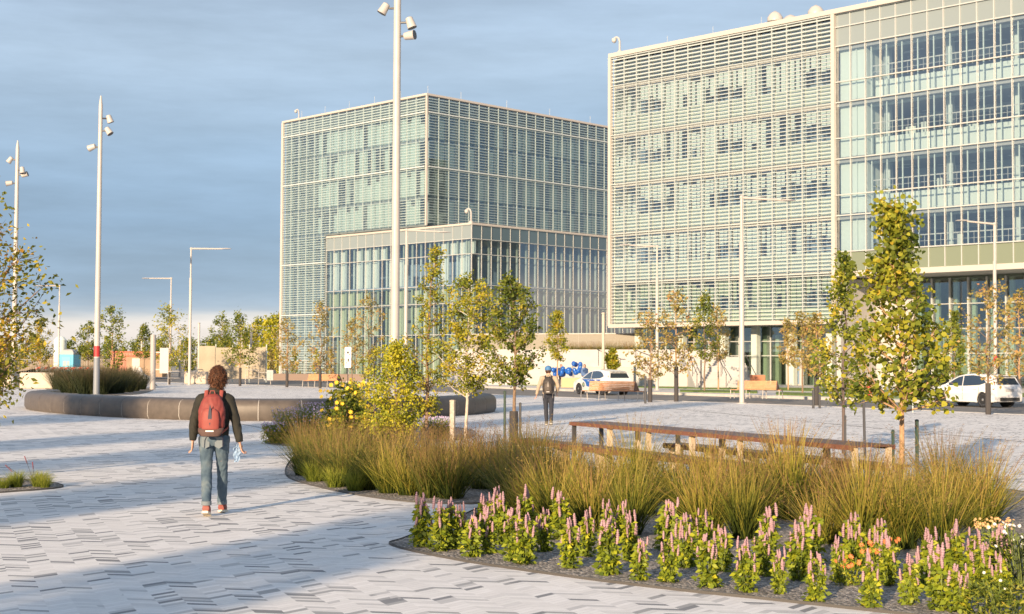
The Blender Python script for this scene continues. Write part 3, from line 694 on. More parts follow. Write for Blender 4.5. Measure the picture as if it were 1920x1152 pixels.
for px, d, yt in ((372, 150, 607), (453, 150, 618), (470, 140, 618), (265, 170, 615), (337, 150, 640), (424, 150, 655)):
    b = atd(px, d); post('distant_pole', {372: 'thin pale pole far behind the street lamp at left', 453: 'thin pale pole left of a pair before the yellow trees', 470: 'thin pale pole right of a pair before the yellow trees', 265: 'far thin pole above the orange container', 337: 'short pale pole beside the sapling at left', 424: 'short pole behind the beige hoarding'}[px], b, ztop(b, yt), .12, M_pole, 'pole')
# traffic style information sign
t = thing('street_sign', 'white street sign with small dark pictograms on a dark post', 'sign', G(652, 722)); zz = t.location.y/2667
mb = MB(); mb.tube([(0, 0, 0), (0, 0, 2.9)], .035, 8); mb.build('post', M_dkmetal, t)
mb = MB(); mb.box(-.24, .24, -.06, -.04, 1.3, 2.85); pn = mb.build('sign_panel', mat('sign_white', (.8, .8, .78), .5), t)
mb = MB(); mb.lathe([(.10, 0), (.10, .004)], 14, Matrix.Translation((0, -.062, 2.45)) @ Matrix.Rotation(R(90), 4, 'X')); mb.box(-.03, .1, -.066, -.062, 1.75, 2.0); mb.box(-.12, -.05, -.066, -.062, 1.6, 1.75); mb.build('pictogram', M_dkmetal, pn)
# ---------------------------------------------------------------- hydrant
t = thing('fire_hydrant', 'red fire hydrant standing on the grass verge across the street', 'hydrant', G(1631, 744)); t.scale = (1.05, 1.05, 1.05)
mb = MB(); mb.lathe([(.17, 0), (.17, .04), (.11, .06), (.11, .58), (.15, .60), (.15, .64), (.10, .66), (.09, .74), (.03, .78)], 16); mb.build('barrel', M_red, t, True)
mb = MB(); mb.lathe([(.04, .78), (.035, .84)], 6); mb.build('bonnet_nut', M_red, t)
for a in (0, 180, 270):
    mb = MB(); T = Matrix.Rotation(R(a), 4, 'Z') @ Matrix.Translation((.1, 0, .46)) @ Matrix.Rotation(R(90), 4, 'Y'); mb.lathe([(.06, 0), (.06, .08), (.075, .08), (.075, .13)], 10, T); mb.build('outlet', M_red, t, True)
# ---------------------------------------------------------------- slatted benches facing away (orange wood)
def slat_bench(lab, pl, pr, hb, group='orange slatted benches beside the street', rot=None):
    d = (pr-pl); L_ = d.length; ang = math.atan2(d.y, d.x)
    t = thing('slatted_bench', lab, 'bench', (pl.x, pl.y, 0), ang, group)
    for k in range(6):
        z = .46+k*.075; mb = MB(); mb.box(L_*.16, L_*.925, .02+.02*k, .05+.02*k, z, z+.064); mb.build('backrest_slat', M_wood, t)
    for k in range(5): mb = MB(); mb.box(0, L_, .18+k*.1, .26+k*.1, .43, .46); mb.build('seat_slat', M_wood, t)
    mb = MB(); mb.add([(L_*.93, .0, .46), (L_*.93, .15, .93), (L_*.93, .5, .46), (L_*.93+.03, .0, .46), (L_*.93+.03, .15, .93), (L_*.93+.03, .5, .46)], [(0, 1, 2), (3, 5, 4), (0, 3, 4, 1), (1, 4, 5, 2), (0, 2, 5, 3)]); mb.build('end_panel', M_wood2, t)
    for x in (.05, L_*.33, L_*.66, L_-.05):
        mb = MB(); mb.tube([(x, .04, 0), (x, .1, .43), (x, .6, .43), (x, .66, 0)], .022, 6); mb.build('leg', M_pole, t)
    return t
slat_bench('orange slatted bench far left, before the far building', atd(565, 98), atd(637, 96), .5)
slat_bench('orange slatted bench before the parked patrol car', atd(1086, 67), atd(1196, 65.2), .5)
slat_bench('orange slatted bench right of the nearest street lamp', atd(1367, 71), atd(1462, 69.8), .5)
# ---------------------------------------------------------------- long table with benches
def long_table():
    a = Vector((.98, 24.0, 0)); b = Vector((4.15, 17.3, 0)); d = b-a; L_ = d.length; ang = math.atan2(d.y, d.x)
    t = thing('long_table', 'very long narrow communal table with red brown wooden top and pale legs behind the grasses', 'table', a, ang)
    for k in range(5): mb = MB(); mb.box(0, L_, .02+k*.12, .02+k*.12+.114, .735, .76); mb.build('table_plank', M_wood2, t)
    mb = MB(); mb.box(.02, L_-.02, -.02, .015, .70, .758); mb.box(.02, L_-.02, .625, .66, .70, .758); mb.build('rim', mat('rim_wood', (.17, .075, .05), .5, noise=.15, nscale=8), t)
    n = 7
    for i in range(n):
        x = .05+(L_-.1)*i/(n-1)
        for y in (.03, .55):
            mb = MB(); w_ = .025 if i % 2 == 0 else .04; mb.box(x-w_, x+w_, y, y+.06, 0, .734); mb.build('leg', M_dkmetal if i == 0 else mat('leg_pale', (.55, .45, .33), .6), t)
    for lab, off, x0, x1 in (('low wooden bench along the near side of the long table', -.62, -.9, L_-1.2), ('low wooden bench along the far side of the long table', 1.05, 1.3, L_-.6)):
        q = thing('table_bench', lab, 'bench', a+Matrix.Rotation(ang, 3, 'Z') @ Vector((x0, off, 0)), ang, 'low benches of the long table'); l = x1-x0
        for k in range(3): mb = MB(); mb.box(0, l, k*.12, k*.12+.112, .42, .45); mb.build('seat_plank', M_wood2, q)
        mb = MB(); mb.box(.02, l-.02, -.03, -.005, .37, .449); mb.build('rim', mat('rim_wood', (.27, .11, .065)), q)
        for i in range(6): x = .1+(l-.2)*i/5; mb = MB(); mb.box(x-.03, x+.03, .05, .30, 0, .418); mb.build('leg', mat('leg_pale', (.55, .45, .33)), q)
long_table()
# ---------------------------------------------------------------- construction site at the left
t = thing('portable_toilet', 'blue portable toilet cabin with white roof and door sign', 'portable toilet', atd(131, 140), R(-12))
mb = MB(); mb.box(-.75, .75, -.75, .75, .1, 2.35); mb.build('cabin_wall', mat('toilet_blue', (.10, .42, .58), .5), t, bevel=.03)
mb = MB(); mb.lathe([(1.08, 2.35), (1.05, 2.5), (.75, 2.75), (.4, 2.85), (.05, 2.88)], 4, Matrix.Rotation(R(45), 4, 'Z')); mb.build('roof', M_white, t)
mb = MB(); mb.box(-.45, .45, -.79, -.75, .2, 2.1); d = mb.build('door', mat('toilet_blue_light', (.14, .48, .62), .5), t); mb = MB(); mb.box(-.3, .02, -.80, -.79, 1.2, 1.7); mb.box(.1, .35, -.80, -.79, 1.25, 1.7); mb.build('notice', M_white, d)
t = thing('shipping_container', 'orange red shipping container on the building site', 'container', atd(207, 150), R(-6))
mb = MB(); mb.box(0, 5.2, 0, 2.4, .1, 2.6)
for k in range(16): mb.box(.15+k*.32, .3+k*.32, -.05, 0, .2, 2.5)
mb.build('corrugated_body', mat('container_orange', (.40, .16, .10), .6, noise=.12, nscale=1), t)
mb = MB(); mb.box(-.04, 5.24, -.06, 2.44, 2.6, 2.75); mb.build('roof_rail', mat('container_red', (.5, .1, .05)), t)
for lab, px, d, w_, h_, c_ in (('low brown site shed beside the orange container', 238, 146, 3.6, 2.2, (.34, .24, .16)), ('white site tank behind the blue toilet', 112, 150, 1.3, 4.2, (.62, .68, .64)), ('tall beige hoarding panels fencing the site behind the walker', 372, 118, 5.6, 3.0, (.36, .31, .23)), ('long brown earth heap behind the site fence', 48, 200, 9.5, 3.1, (.32, .24, .15))):
    p = atd(px, d); t = thing({'low': 'site_shed', 'whi': 'storage_tank', 'tal': 'hoarding', 'lon': 'earth_heap'}[lab[:3]], lab, {'low': 'shed', 'whi': 'tank', 'tal': 'hoarding', 'lon': 'earth heap'}[lab[:3]], p)
    m = mat('m_'+lab[:12].replace(' ', '_'), c_, .85, noise=.15, nscale=.8)
    mb = MB()
    if 'tank' in lab: mb.lathe([(.65, 0), (.65, h_-.3), (.4, h_), (.1, h_+.1)], 14); mb.build('shell', m, t, True); mb = MB(); mb.lathe([(.67, 1.5), (.67, 1.6)], 14); mb.build('hoop', M_pole, t)
    elif 'hoard' in lab:
        for k in range(4): mb = MB(); mb.box(k*1.4, k*1.4+1.36, -.03, .03, .3, h_-.12*k % .3); mb.build('panel', m, t)
        mb = MB()
        for k in range(5): mb.tube([(k*1.4, .08, 0), (k*1.4, .08, h_+.15)], .05, 6)
        mb.build('fence_post', M_cream, t)
        mb = MB(); mb.tube([(3.2+.25*math.cos(a), -.035, 1.5+.2*math.sin(a)) for a in frange(0, 6.28, 12)], .03, 4); mb.tube([(4.0+.2*math.cos(a), -.035, 1.5+.2*math.sin(a)) for a in frange(0, 6.28, 12)], .03, 4); mb.build('pale_mark', M_cream, t)
    elif 'heap' in lab:
        rr = random.Random(3); vs = []
        for i in range(25):
            for j in range(7): u = i/24; v = j/6; vs.append((u*w_*1.6-2, v*10, max(0, h_*math.sin(math.pi*min(1, u*1.0))**.6*math.sin(math.pi*(v*.8+.1))*rr.uniform(.85, 1.1))-.2))
        mb.add(vs, [(i*7+j, i*7+j+1, i*7+j+8, i*7+j+7) for i in range(24) for j in range(6)]); mb.build('slope', m, t, True)
    else: mb.box(0, w_, 0, 2, .1, h_); mb.build('wall', m, t); mb = MB(); mb.box(-.1, w_+.1, -.1, 2.1, h_, h_+.12); mb.build('roof', mat('container_red', (.5, .1, .05)), t); mb = MB(); mb.box(.5, 1.3, -.03, 0, .1, 2.0); mb.build('door', M_pole, t)
t = thing('tarpaulin_pile', 'heap of white tarpaulin sheets beside the information column', 'tarpaulin', atd(264, 94), 0)
rr = random.Random(2); mb = MB(); vs = []
for i in range(13):
    for j in range(13):
        x, y = i/12*2-1, j/12*2-1; h = max(0, 1-(x*x+y*y)**.6)
        vs.append((x*1.15, y*.9, h*1.25*(1+.2*math.sin(9*x+4*y+3*h))+.02*rr.random()))
mb.add(vs, [(i*13+j, i*13+j+1, i*13+j+14, i*13+j+13) for i in range(12) for j in range(12)]); mb.build('sheet', mat('tarp_white', (.62, .60, .58), .5), t)
mb = MB(); mb.tube([(-1.1, -.3, .1), (-.3, -.5, .9), (.5, -.5, .7), (1.15, -.3, .1)], .03, 5); mb.build('rope', M_dkmetal, t)
# red and white barrier
for q, (px, d, L_, lab) in enumerate(((66, 120, 3.4, 'red and white site barrier left of the blue toilet'), (118, 118, 3.0, 'red and white site barrier in front of the blue toilet'))):
    t = thing('site_barrier', lab, 'barrier', atd(px, d), R(-4), 'site barriers by the blue toilet')
    mb = MB(); mb.box(0, L_, -.03, .03, 1.0, 1.2); bd = mb.build('board', M_white, t)
    mb = MB()
    for k in range(5): x = k*L_/5; mb.add([(x, -.034, 1.0), (x+.3, -.034, 1.0), (x+.5, -.034, 1.2), (x+.2, -.034, 1.2)], [(0, 1, 2, 3)])
    mb.build('red_stripe', mat('barrier_red', (.55, .08, .04)), bd)
    for x in (.15, L_-.15):
        mb = MB(); mb.tube([(x, -.35, 0), (x, 0, 1.1), (x, .35, 0)], .035, 6); mb.build('trestle_leg', M_cream, t)
# concrete blocks
for px, d, w_, h_, lab in ((345, 109, 1.7, .95, 'beige concrete barrier block behind the walker'), (36, 88, 2.2, 1.0, 'beige concrete block with sloped top below the yellowing foreground tree'), (2, 92, 1.0, .8, 'small concrete block at the left edge')):
    t = thing('concrete_block', lab, 'concrete block', atd(px, d), R(-3)); m = mat('block_beige', (.50, .43, .35), .9, noise=.12, nscale=3)
    mb = MB(); mb.box(0, w_, 0, .8, 0, h_); mb.build('block_body', m, t, bevel=.06)
    mb = MB(); mb.tube([(w_*.55, .3, h_-.02), (w_*.58, .3, h_+.16), (w_*.8, .3, h_+.16), (w_*.83, .3, h_-.02)], .03, 6); mb.build('lifting_loop', M_dkmetal, t)
# glass guard boxes / low fence frames left
for q, (px, d, w_, h_) in enumerate(((315, 104, 1.1, 1.0), (460, 108, 1.0, 1.1), (485, 108, .9, .9))):
    t = thing('metal_hoop_fence', 'thin pale metal frame, %s from the left beside the street' % ORD[q], 'fence', atd(px, d), 0, 'thin metal frames by the street')
    mb = MB(); mb.tube([(0, 0, 0), (0, 0, h_), (w_, 0, h_), (w_, 0, 0)], .025, 6); mb.build('frame', M_pole, t); mb = MB(); mb.tube([(0, 0, h_*.5), (w_, 0, h_*.5)], .015, 6); mb.build('rail', M_pole, t)
# long site fence
t = thing('mesh_fence', 'long low wire mesh site fence along the left horizon', 'fence', atd(-20, 152), 0); 
for k in range(14):
    mb = MB(); x = k*2.6; mb.tube([(x, 0, 0), (x, 0, 1.9)], .03, 5); mb.build('fence_post', M_pole, t)
mb = MB(); mb.tube([(0, 0, 1.85), (34, 0, 1.85)], .02, 5); mb.tube([(0, 0, .3), (34, 0, .3)], .02, 5)
for k in range(130): mb.box(k*.26, k*.26+.012, -.006, .006, .3, 1.85)
mb.build('wire_mesh', M_pole, t)
# long low planter seat before the far building
t = thing('planter_seat', 'long low brown planter wall with white end block before the far building', 'planter', atd(495, 132), R(-8))
mb = MB(); mb.box(.9, 9.5, 0, .7, 0, .62); mb.build('planter_wall', mat('planter_brown', (.22, .16, .13), .8), t); mb = MB(); mb.box(0, .88, -.02, .8, 0, .95); mb.build('end_block', M_white, t)
# balloons and stand
t = thing('promo_table', 'orange fabric covered table under the blue balloons', 'table', atd(1052, 99), 0)
mb = MB(); mb.box(0, 1.7, 0, .7, .70, .74); mb.build('tabletop', M_white, t); mb = MB(); mb.box(.02, 1.68, .02, .68, .02, .70); mb.build('table_skirt', mat('table_orange', (.62, .38, .22), .8), t)
mbl = mat('balloon_blue', (.01, .10, .42), .18, coat=.5); rr = random.Random(4)
for q, (cx, cz, n, lab) in enumerate(((1076, 2.1, 18, 'tall cluster of shiny blue balloons at the right end of the orange table'), (1050, 1.7, 10, 'low cluster of dark blue balloons at the left end of the orange table'))):
    t = thing('balloon_cluster', lab, 'balloons', atd(cx, 99.3, .74), 0, 'blue balloon clusters on the orange table')
    for k in range(n):
        mb = MB(); mb.ball((rr.uniform(-.55, .55), rr.uniform(-.3, .3), .2+rr.random()*(cz-1.3)), .16, 7, (1, 1, 1.15)); mb.build('balloon', mbl, t, True)
# bins/parasol base at left of walker... small orange advert box
t = thing('brick_planter', 'brick coloured planter box before the building stairs', 'planter', atd(1408, 98.5)); mb = MB(); mb.box(0, 1.0, 0, .5, 0, .95); mb.build('planter_box', mat('brick_orange', (.45, .18, .1), .8), t, bevel=.02); mb = MB(); mb.box(.06, .94, .06, .44, .951, .97); mb.build('soil', M_earth, t)
# glass display case right of the linden
t = thing('glass_barrier', 'small clear glass railing panel behind the big leaved linden', 'glass panel', atd(1657, 52), R(-6)); mb = MB(); mb.box(0, 1.02, -.006, .006, .1, 1.0); mb.build('glass_sheet', glass('clear_glass', (.93, .95, .93), .06), t)
mb = MB(); mb.box(-.03, .0, -.02, .02, 0, 1.03); mb.box(1.02, 1.05, -.02, .02, 0, 1.03); mb.build('post', M_cream, t)
# ---------------------------------------------------------------- foliage
def npmesh(name, V, Fq, rnd, m, parent=None, extra=None):
    me = bpy.data.meshes.new(name); nv = len(V); nf = len(Fq); k = Fq.shape[1]
    me.vertices.add(nv); me.vertices.foreach_set('co', V.astype(np.float32).ravel())
    me.loops.add(nf*k); me.loops.foreach_set('vertex_index', Fq.astype(np.int32).ravel())
    me.polygons.add(nf); me.polygons.foreach_set('loop_start', np.arange(0, nf*k, k, dtype=np.int32)); me.polygons.foreach_set('loop_total', np.full(nf, k, dtype=np.int32))
    a = me.attributes.new('rnd', 'FLOAT', 'POINT'); a.data.foreach_set('value', rnd.astype(np.float32))
    me.materials.append(m); me.update(calc_edges=True)
    return link(name, me, parent) if parent is not False else me
def unit(a): return a/np.maximum(np.linalg.norm(a, axis=1, keepdims=True), 1e-9)
def leaves(P, size, asp, rng, rnd, droop=.3, outward=None):
    n = len(P); s = size*rng.uniform(.6, 1.25, n)[:, None]
    a = rng.normal(size=(n, 3)); a[:, 2] = a[:, 2]*.6-droop
    if outward is not None: a += outward
    a = unit(a); b = unit(np.cross(a, rng.normal(size=(n, 3)))); c = np.cross(a, b)
    if asp < .75:
        V = np.stack([P, P+a*.45*s+b*.5*s*asp+c*.1*s, P+a*s-c*.05*s, P+a*.45*s-b*.5*s*asp+c*.1*s], 1).reshape(-1, 3)
        F_ = np.arange(4*n).reshape(n, 4); return V, F_, np.repeat(rnd, 4)
    V = np.stack([P, P+a*.18*s+b*.42*s*asp+c*.08*s, P+a*.55*s+b*.46*s*asp+c*.12*s, P+a*s-c*.1*s, P+a*.55*s-b*.46*s*asp+c*.12*s, P+a*.18*s-b*.42*s*asp+c*.08*s], 1).reshape(-1, 3)
    F_ = np.arange(6*n).reshape(n, 6); return V, F_, np.repeat(rnd, 6)
LM = {
 'yg': leafmat('leaf_yellow_green', [(0, (.13, .17, .02)), (.4, (.30, .31, .03)), (.75, (.50, .43, .035)), (1, (.58, .42, .05))]),
 'yellow': leafmat('leaf_yellow', [(0, (.22, .27, .025)), (.5, (.48, .46, .035)), (1, (.68, .57, .05))]),
 'green': leafmat('leaf_green', [(0, (.08, .12, .02)), (.5, (.19, .23, .03)), (.85, (.36, .34, .04)), (1, (.46, .36, .05))]),
 'oak': leafmat('leaf_oak', [(0, (.08, .11, .02)), (.35, (.24, .24, .03)), (.7, (.52, .40, .035)), (1, (.50, .25, .04))]),
 'rust': leafmat('leaf_rust', [(0, (.20, .18, .05)), (.4, (.38, .32, .09)), (.8, (.50, .34, .12)), (1, (.46, .22, .09))]),
 'linden': leafmat('leaf_linden', [(0, (.09, .13, .02)), (.45, (.26, .29, .032)), (.8, (.46, .42, .045)), (1, (.58, .42, .05))]),
 'dark': leafmat('leaf_dark', [(0, (.02, .03, .012)), (.6, (.05, .065, .02)), (1, (.10, .11, .03))]),
}
def crown_r(prof, t):
    for (a, ra), (b, rb) in zip(prof, prof[1:]):
        if t <= b: return ra+(rb-ra)*(t-a)/max(1e-6, b-a)
    return prof[-1][1]
YOUNG = [(0, .45), (.25, 1), (.55, .8), (.8, .4), (1, .06)]
COL = [(0, .6), (.3, 1), (.7, .75), (1, .1)]
ROUND = [(0, .5), (.3, 1), (.65, .95), (.9, .6), (1, .2)]
def tree(lab, base, yt, yb, halfw, leaf='yg', size=.07, asp=.6, nb=24, tw=5, lpt=9, prof=YOUNG, seed=0, tr=.03, bark=None, guard=None, h=None, cb=None, rad=None, spread=.16, cat='tree', name='young_tree', group=None, droop=.3, lean=(0, 0)):
    rng = np.random.default_rng(seed+100); d = base.y
    H = h or ztop(base, yt); Z0 = cb or ztop(base, yb); Rr = rad or halfw/F*d
    t = thing(name, lab, cat, base, 0, group); bark = bark or M_bark
    mb = MB(); hp = [(0, 0, 0)]
    for k in range(1, 7): q = k/6; hp.append((rng.normal()*.012*H*q+lean[0]*q, rng.normal()*.012*H*q+lean[1]*q, H*.97*q))
    mb.tube(hp, [tr*(1-.86*(k/6)) for k in range(7)], 8)
    HP = np.array(hp)
    def trunk(z): q = np.clip(z/(H*.97)*6, 0, 5.999); i = int(q); return HP[i]*(1-(q-i))+HP[i+1]*(q-i)
    pts = []; out = []
    mbb = MB()
    for i in range(nb):
        u = ((i+.5)/nb); az = i*2.39996+rng.normal()*.3
        r = Rr*crown_r(prof, u)*rng.uniform(.5, 1.12); zt = Z0+(H-Z0)*u
        zs = max(Z0*.85 if Z0 > .4 else .12, zt-r*rng.uniform(.5, 1.3)); s = trunk(zs); tp = trunk(min(zt, H*.97))
        e = np.array([tp[0]+math.cos(az)*r, tp[1]+math.sin(az)*r, zt]); m = (s+e)/2+np.array([math.cos(az), math.sin(az), -.35])*r*.12
        br = tr*.38*(1-.6*u); mbb.tube([tuple(s), tuple(m), tuple(e)], [br, br*.7, br*.25], 5)
        for k in range(tw):
            q = rng.uniform(.3, 1.0)**.8; c = (1-q)**2*s+2*q*(1-q)*m+q*q*e
            L_ = Rr*rng.uniform(.12, .34); dv = rng.normal(size=3)*.6+np.array([math.cos(az), math.sin(az), .5])*.6; dv /= np.linalg.norm(dv)
            f = c+dv*L_; mbb.tube([tuple(c), tuple(f)], [br*.3, br*.12], 3, False)
            for _ in range(lpt): w_ = rng.uniform(0, 1.1); pts.append(c+dv*L_*w_+rng.normal(size=3)*spread*Rr*.45); out.append(dv)
    for _ in range(int(lpt*tw*1.2)):
        z = H-(H-Z0)*rng.uniform(0, .35)**1.0; pts.append(trunk(min(z, H*.97))+np.array([0, 0, max(0, z-H*.97)])+rng.normal(size=3)*spread*Rr*.4); out.append(np.array([0, 0, .3]))
    trk = mb.build('trunk', bark, t, True); mbb.build('branch', bark, trk, True)
    P = np.array(pts); n = len(P); O = np.array(out)
    # clumps share a tone, single leaves vary within it
    cl = np.sin(P[:, 0]*7/Rr+seed)+np.sin(P[:, 2]*6/Rr+seed*2)+np.sin(P[:, 1]*8/Rr); rnd = np.clip(.45+.14*cl+rng.normal(size=n)*.2, 0, 1)
    V, F_, rr = leaves(P, size, asp, rng, rnd, droop, O*.4); npmesh('crown', V, F_, rr, LM[leaf], t)
    if guard:
        mb = MB(); mb.tube([(0, 0, 0), (0, 0, guard)], [tr*1.5+.02, tr*1.4+.02], 10); mb.build('trunk_guard', M_guard, t)
    return t
def stake(lab, base, ytop, r=.025, m=None, lean=0, group='stakes beside the young trees'):
    t = thing('tree_stake', lab, 'stake', base, 0, group); h = ztop(base, ytop)
    mb = MB(); mb.tube([(0, 0, 0), (lean*h, 0, h)], r, 6); mb.build('rod', m or M_dkmetal, t)
    mb = MB(); mb.lathe([(r*1.1, h-.02), (r*1.1, h+.01), (r*.4, h+.02)], 6, Matrix.Translation((lean*h, 0, 0))); mb.build('cap', m or M_dkmetal, t)
# nearer trees
tree('large leaved linden sapling, tallest young tree at right with a golden trunk', G(1690, 929), 388, 745, 118, 'linden', .078, .9, 50, 7, 11, [(0, .6), (.12, .9), (.3, 1), (.46, .75), (.56, .34), (.75, .27), (.92, .17), (1, .05)], 3, .042, M_barkL, spread=.18, name='linden_tree', droop=.5)
tree('slender yellow green sapling standing left of the big linden behind the long table', G(1582, 851), 482, 748, 64, 'linden', .072, .9, 34, 6, 12, [(0, .5), (.25, 1), (.5, .85), (.62, .4), (.85, .28), (1, .05)], 4, .04, mat('bark_dark', (.12, .09, .08), .9), spread=.2)
tree('broad light green sapling with pale trunk in the middle bed', G(873, 862), 522, 728, 62, 'yg', .062, .65, 50, 7, 14, ROUND, 5, .035, M_barkW, spread=.16)
tree('lower branches tree of green leaves right of the pale trunked sapling', G(963, 868), 520, 712, 52, 'green', .066, .65, 42, 7, 13, ROUND, 6, .04, M_bark, guard=.9, spread=.16)
tree('tall thin sapling with a high feathery leader left of the broad sapling', G(797, 858), 462, 770, 42, 'yg', .06, .6, 44, 6, 11, [(0, .7), (.3, 1), (.55, .9), (.8, .4), (1, .12)], 7, .04, M_bark, guard=.55, spread=.16, lean=(.12, 0))
tree('bright yellow shrub with many upright stems behind the left grasses', G(742, 858), 648, 812, 66, 'yellow', .05, .75, 58, 7, 14, [(0, .4), (.2, .85), (.42, 1), (.62, .62), (.8, .42), (1, .12)], 8, .03, M_bark, cat='shrub', name='shrub', spread=.2)
tree('low thin yellow green shrub between the bright shrub and the light mast', G(700, 845), 655, 800, 40, 'yg', .05, .6, 30, 6, 10, ROUND, 9, .02, M_bark, cat='shrub', name='shrub')
tree('dark leaved sunflower bush left of the bright yellow shrub', G(650, 842), 722, 815, 46, 'green', .09, .6, 34, 6, 10, ROUND, 10, .02, M_bark, cat='shrub', name='sunflower_bush')
def flower_heads(parent, rng, n, R_, z0, z1, size, m, name, mc=None):
    mb = MB()
    for _ in range(n):
        a = rng.uniform(0, 6.28); r = R_*math.sqrt(rng.random()); c = Vector((math.cos(a)*r, math.sin(a)*r, rng.uniform(z0, z1)))
        T = Matrix.Translation(c) @ Matrix.Rotation(rng.uniform(-1.2, 1.2), 4, 'Y') @ Matrix.Rotation(rng.uniform(.4, 1.5), 4, 'X')
        vs = [(0, 0, 0)]
        for k in range(16): q = k/16*2*math.pi; rr = size*(1 if k % 2 else .5); vs.append((math.cos(q)*rr, math.sin(q)*rr, .15*size))
        mb.add(vs, [(0, 1+k, 1+(k+1) % 16) for k in range(16)], T)
    return mb.build(name, m, parent)
M_sunf = mat('sunflower_yellow', (.75, .50, .03), .6); M_aster = mat('aster_lilac', (.46, .36, .52), .7); M_pinkf = leafmat('spike_pink', [(0, (.24, .13, .19)), (.5, (.46, .28, .32)), (1, (.64, .45, .43))], .25); M_orf = mat('coneflower_orange', (.70, .20, .06), .6)
b_ = [o for o in C.objects if o.name.startswith('sunflower_bush')][0]
flower_heads(b_, random.Random(1), 60, .62, .45, 1.35, .055, M_sunf, 'sunflower_blossom')
# foreground oak at the left edge (only its right half is in the picture)
tree('yellowing oak tree with lobed leaves hanging in from the left edge', G(-88, 905), 352, 735, 178, 'oak', .095, .5, 54, 9, 14, [(0, .55), (.2, .85), (.45, 1), (.7, .75), (.9, .5), (1, .2)], 12, .07, M_bark, spread=.2, name='oak_tree')
# mid distance street trees
mid = [
 (1045, 90, 585, 672, 24, 'yg', 'small yellow green tree between the walking man and the far building', .7),
 (1219, 64, 585, 705, 42, 'rust', 'sparse rusty tree left of the pair beside the first orange bench', 1.0),
 (1268, 65, 545, 695, 36, 'rust', 'tall sparse brown tree with dark guard right of the orange bench', 1.6),
 (1321, 90, 552, 672, 34, 'green', 'greener street tree in the middle before the louvred facade', 0),
 (1347, 96, 575, 672, 26, 'rust', 'thin brown tree just left of the nearest street lamp', 0),
 (1505, 84, 585, 685, 28, 'rust', 'pale brown tree near the shop entrance left of the slender sapling', 0),
 (1531, 60, 590, 700, 34, 'rust', 'rusty tree with stakes left of the slender sapling', 1.3),
 (1853, 50, 530, 705, 62, 'rust', 'reddish brown tree in front of the white hatchback', 1.1),
 (1912, 66, 545, 700, 34, 'rust', 'reddish tree cut by the right edge', 1.1),
 (1790, 74, 585, 700, 26, 'green', 'small green and brown tree left of the white hatchback', 0),
 (209, 104, 575, 688, 30, 'green', 'dark green young tree right of the middle light mast', 0),
 (317, 106, 576, 682, 42, 'yg', 'yellow green young tree left of the street lamp pair', .9),
 (450, 101, 590, 678, 34, 'green', 'thin green young tree with a dark guard right of the hoarding', 1.3),
 (414, 128, 592, 670, 26, 'green', 'distant green young tree above the hoarding', 0),
 (538, 97, 600, 692, 30, 'rust', 'sparse brown young tree before the left corner of the far building', 1.2),
 (600, 94, 568, 690, 34, 'rust', 'sparse brown young tree behind the far left orange bench', 1.3),
 (690, 100, 552, 672, 34, 'rust', 'orange brown young tree before the glazed wing', 0),
 (660, 112, 600, 690, 22, 'rust', 'small orange brown tree beside the white street sign', 0),
 (1148, 98, 655, 690, 15, 'yg', 'small round headed yellow green tree on the white terrace', 0),
 (165, 126, 606, 672, 24, 'green', 'thin tree left of the middle light mast', 0),
 (75, 122, 600, 676, 26, 'oak', 'thin brownish tree behind the leftmost light mast', 0),
 (270, 138, 612, 668, 22, 'green', 'small distant tree above the orange container', 0),
 (1478, 94, 600, 680, 22, 'rust', 'faint brown tree before the shop front', 0),
]
for k, (px, d, yt, yb, hw, lf, lab, gd) in enumerate(mid):
    b = atd(px, d)
    tree(lab, b, yt, yb, hw, lf, .115+.0005*d, .65, 24, 5, 8 if lf == 'rust' else 14, [YOUNG, ROUND, COL][k % 3], 20+k, .055, M_bark if k % 2 else M_barkL, guard=gd or None, group='young street trees', spread=.22, name='street_tree')
# dark trunk guard posts / stakes
for px, py, yt, lab in ((1314.5, 731, 676, 'dark stake left of the greener street tree'), (1210, 757, 706, 'short dark stake beside the rusty tree near the bench'), (1525, 766, 728, 'left dark stake around the rusty staked tree'), (1537, 766, 728, 'right dark stake around the rusty staked tree')):
    stake(lab, G(px, py), yt, .05)
stake('pale wooden stake left of the pale trunked sapling', G(848, 862), 752, .05, M_barkW)
stake('thin dark green stake left of the middle green tree', G(946, 866), 735, .022, mat('stake_green', (.03, .06, .045), .5))
stake('dark stake right of the middle green tree', G(975, 864), 757, .022)
stake('short dark stake left of the slender sapling', G(1592-7, 862), 781, .022)
stake('tall leaning dark stake right of the slender sapling', G(1622, 860), 751, .026, lean=-.02)
stake('green stake left of the big linden trunk', G(1675, 925), 809, .022, mat('stake_green', (.03, .06, .045)))
stake('green stake right of the big linden trunk', G(1720, 922), 789, .026, mat('stake_green', (.03, .06, .045)))
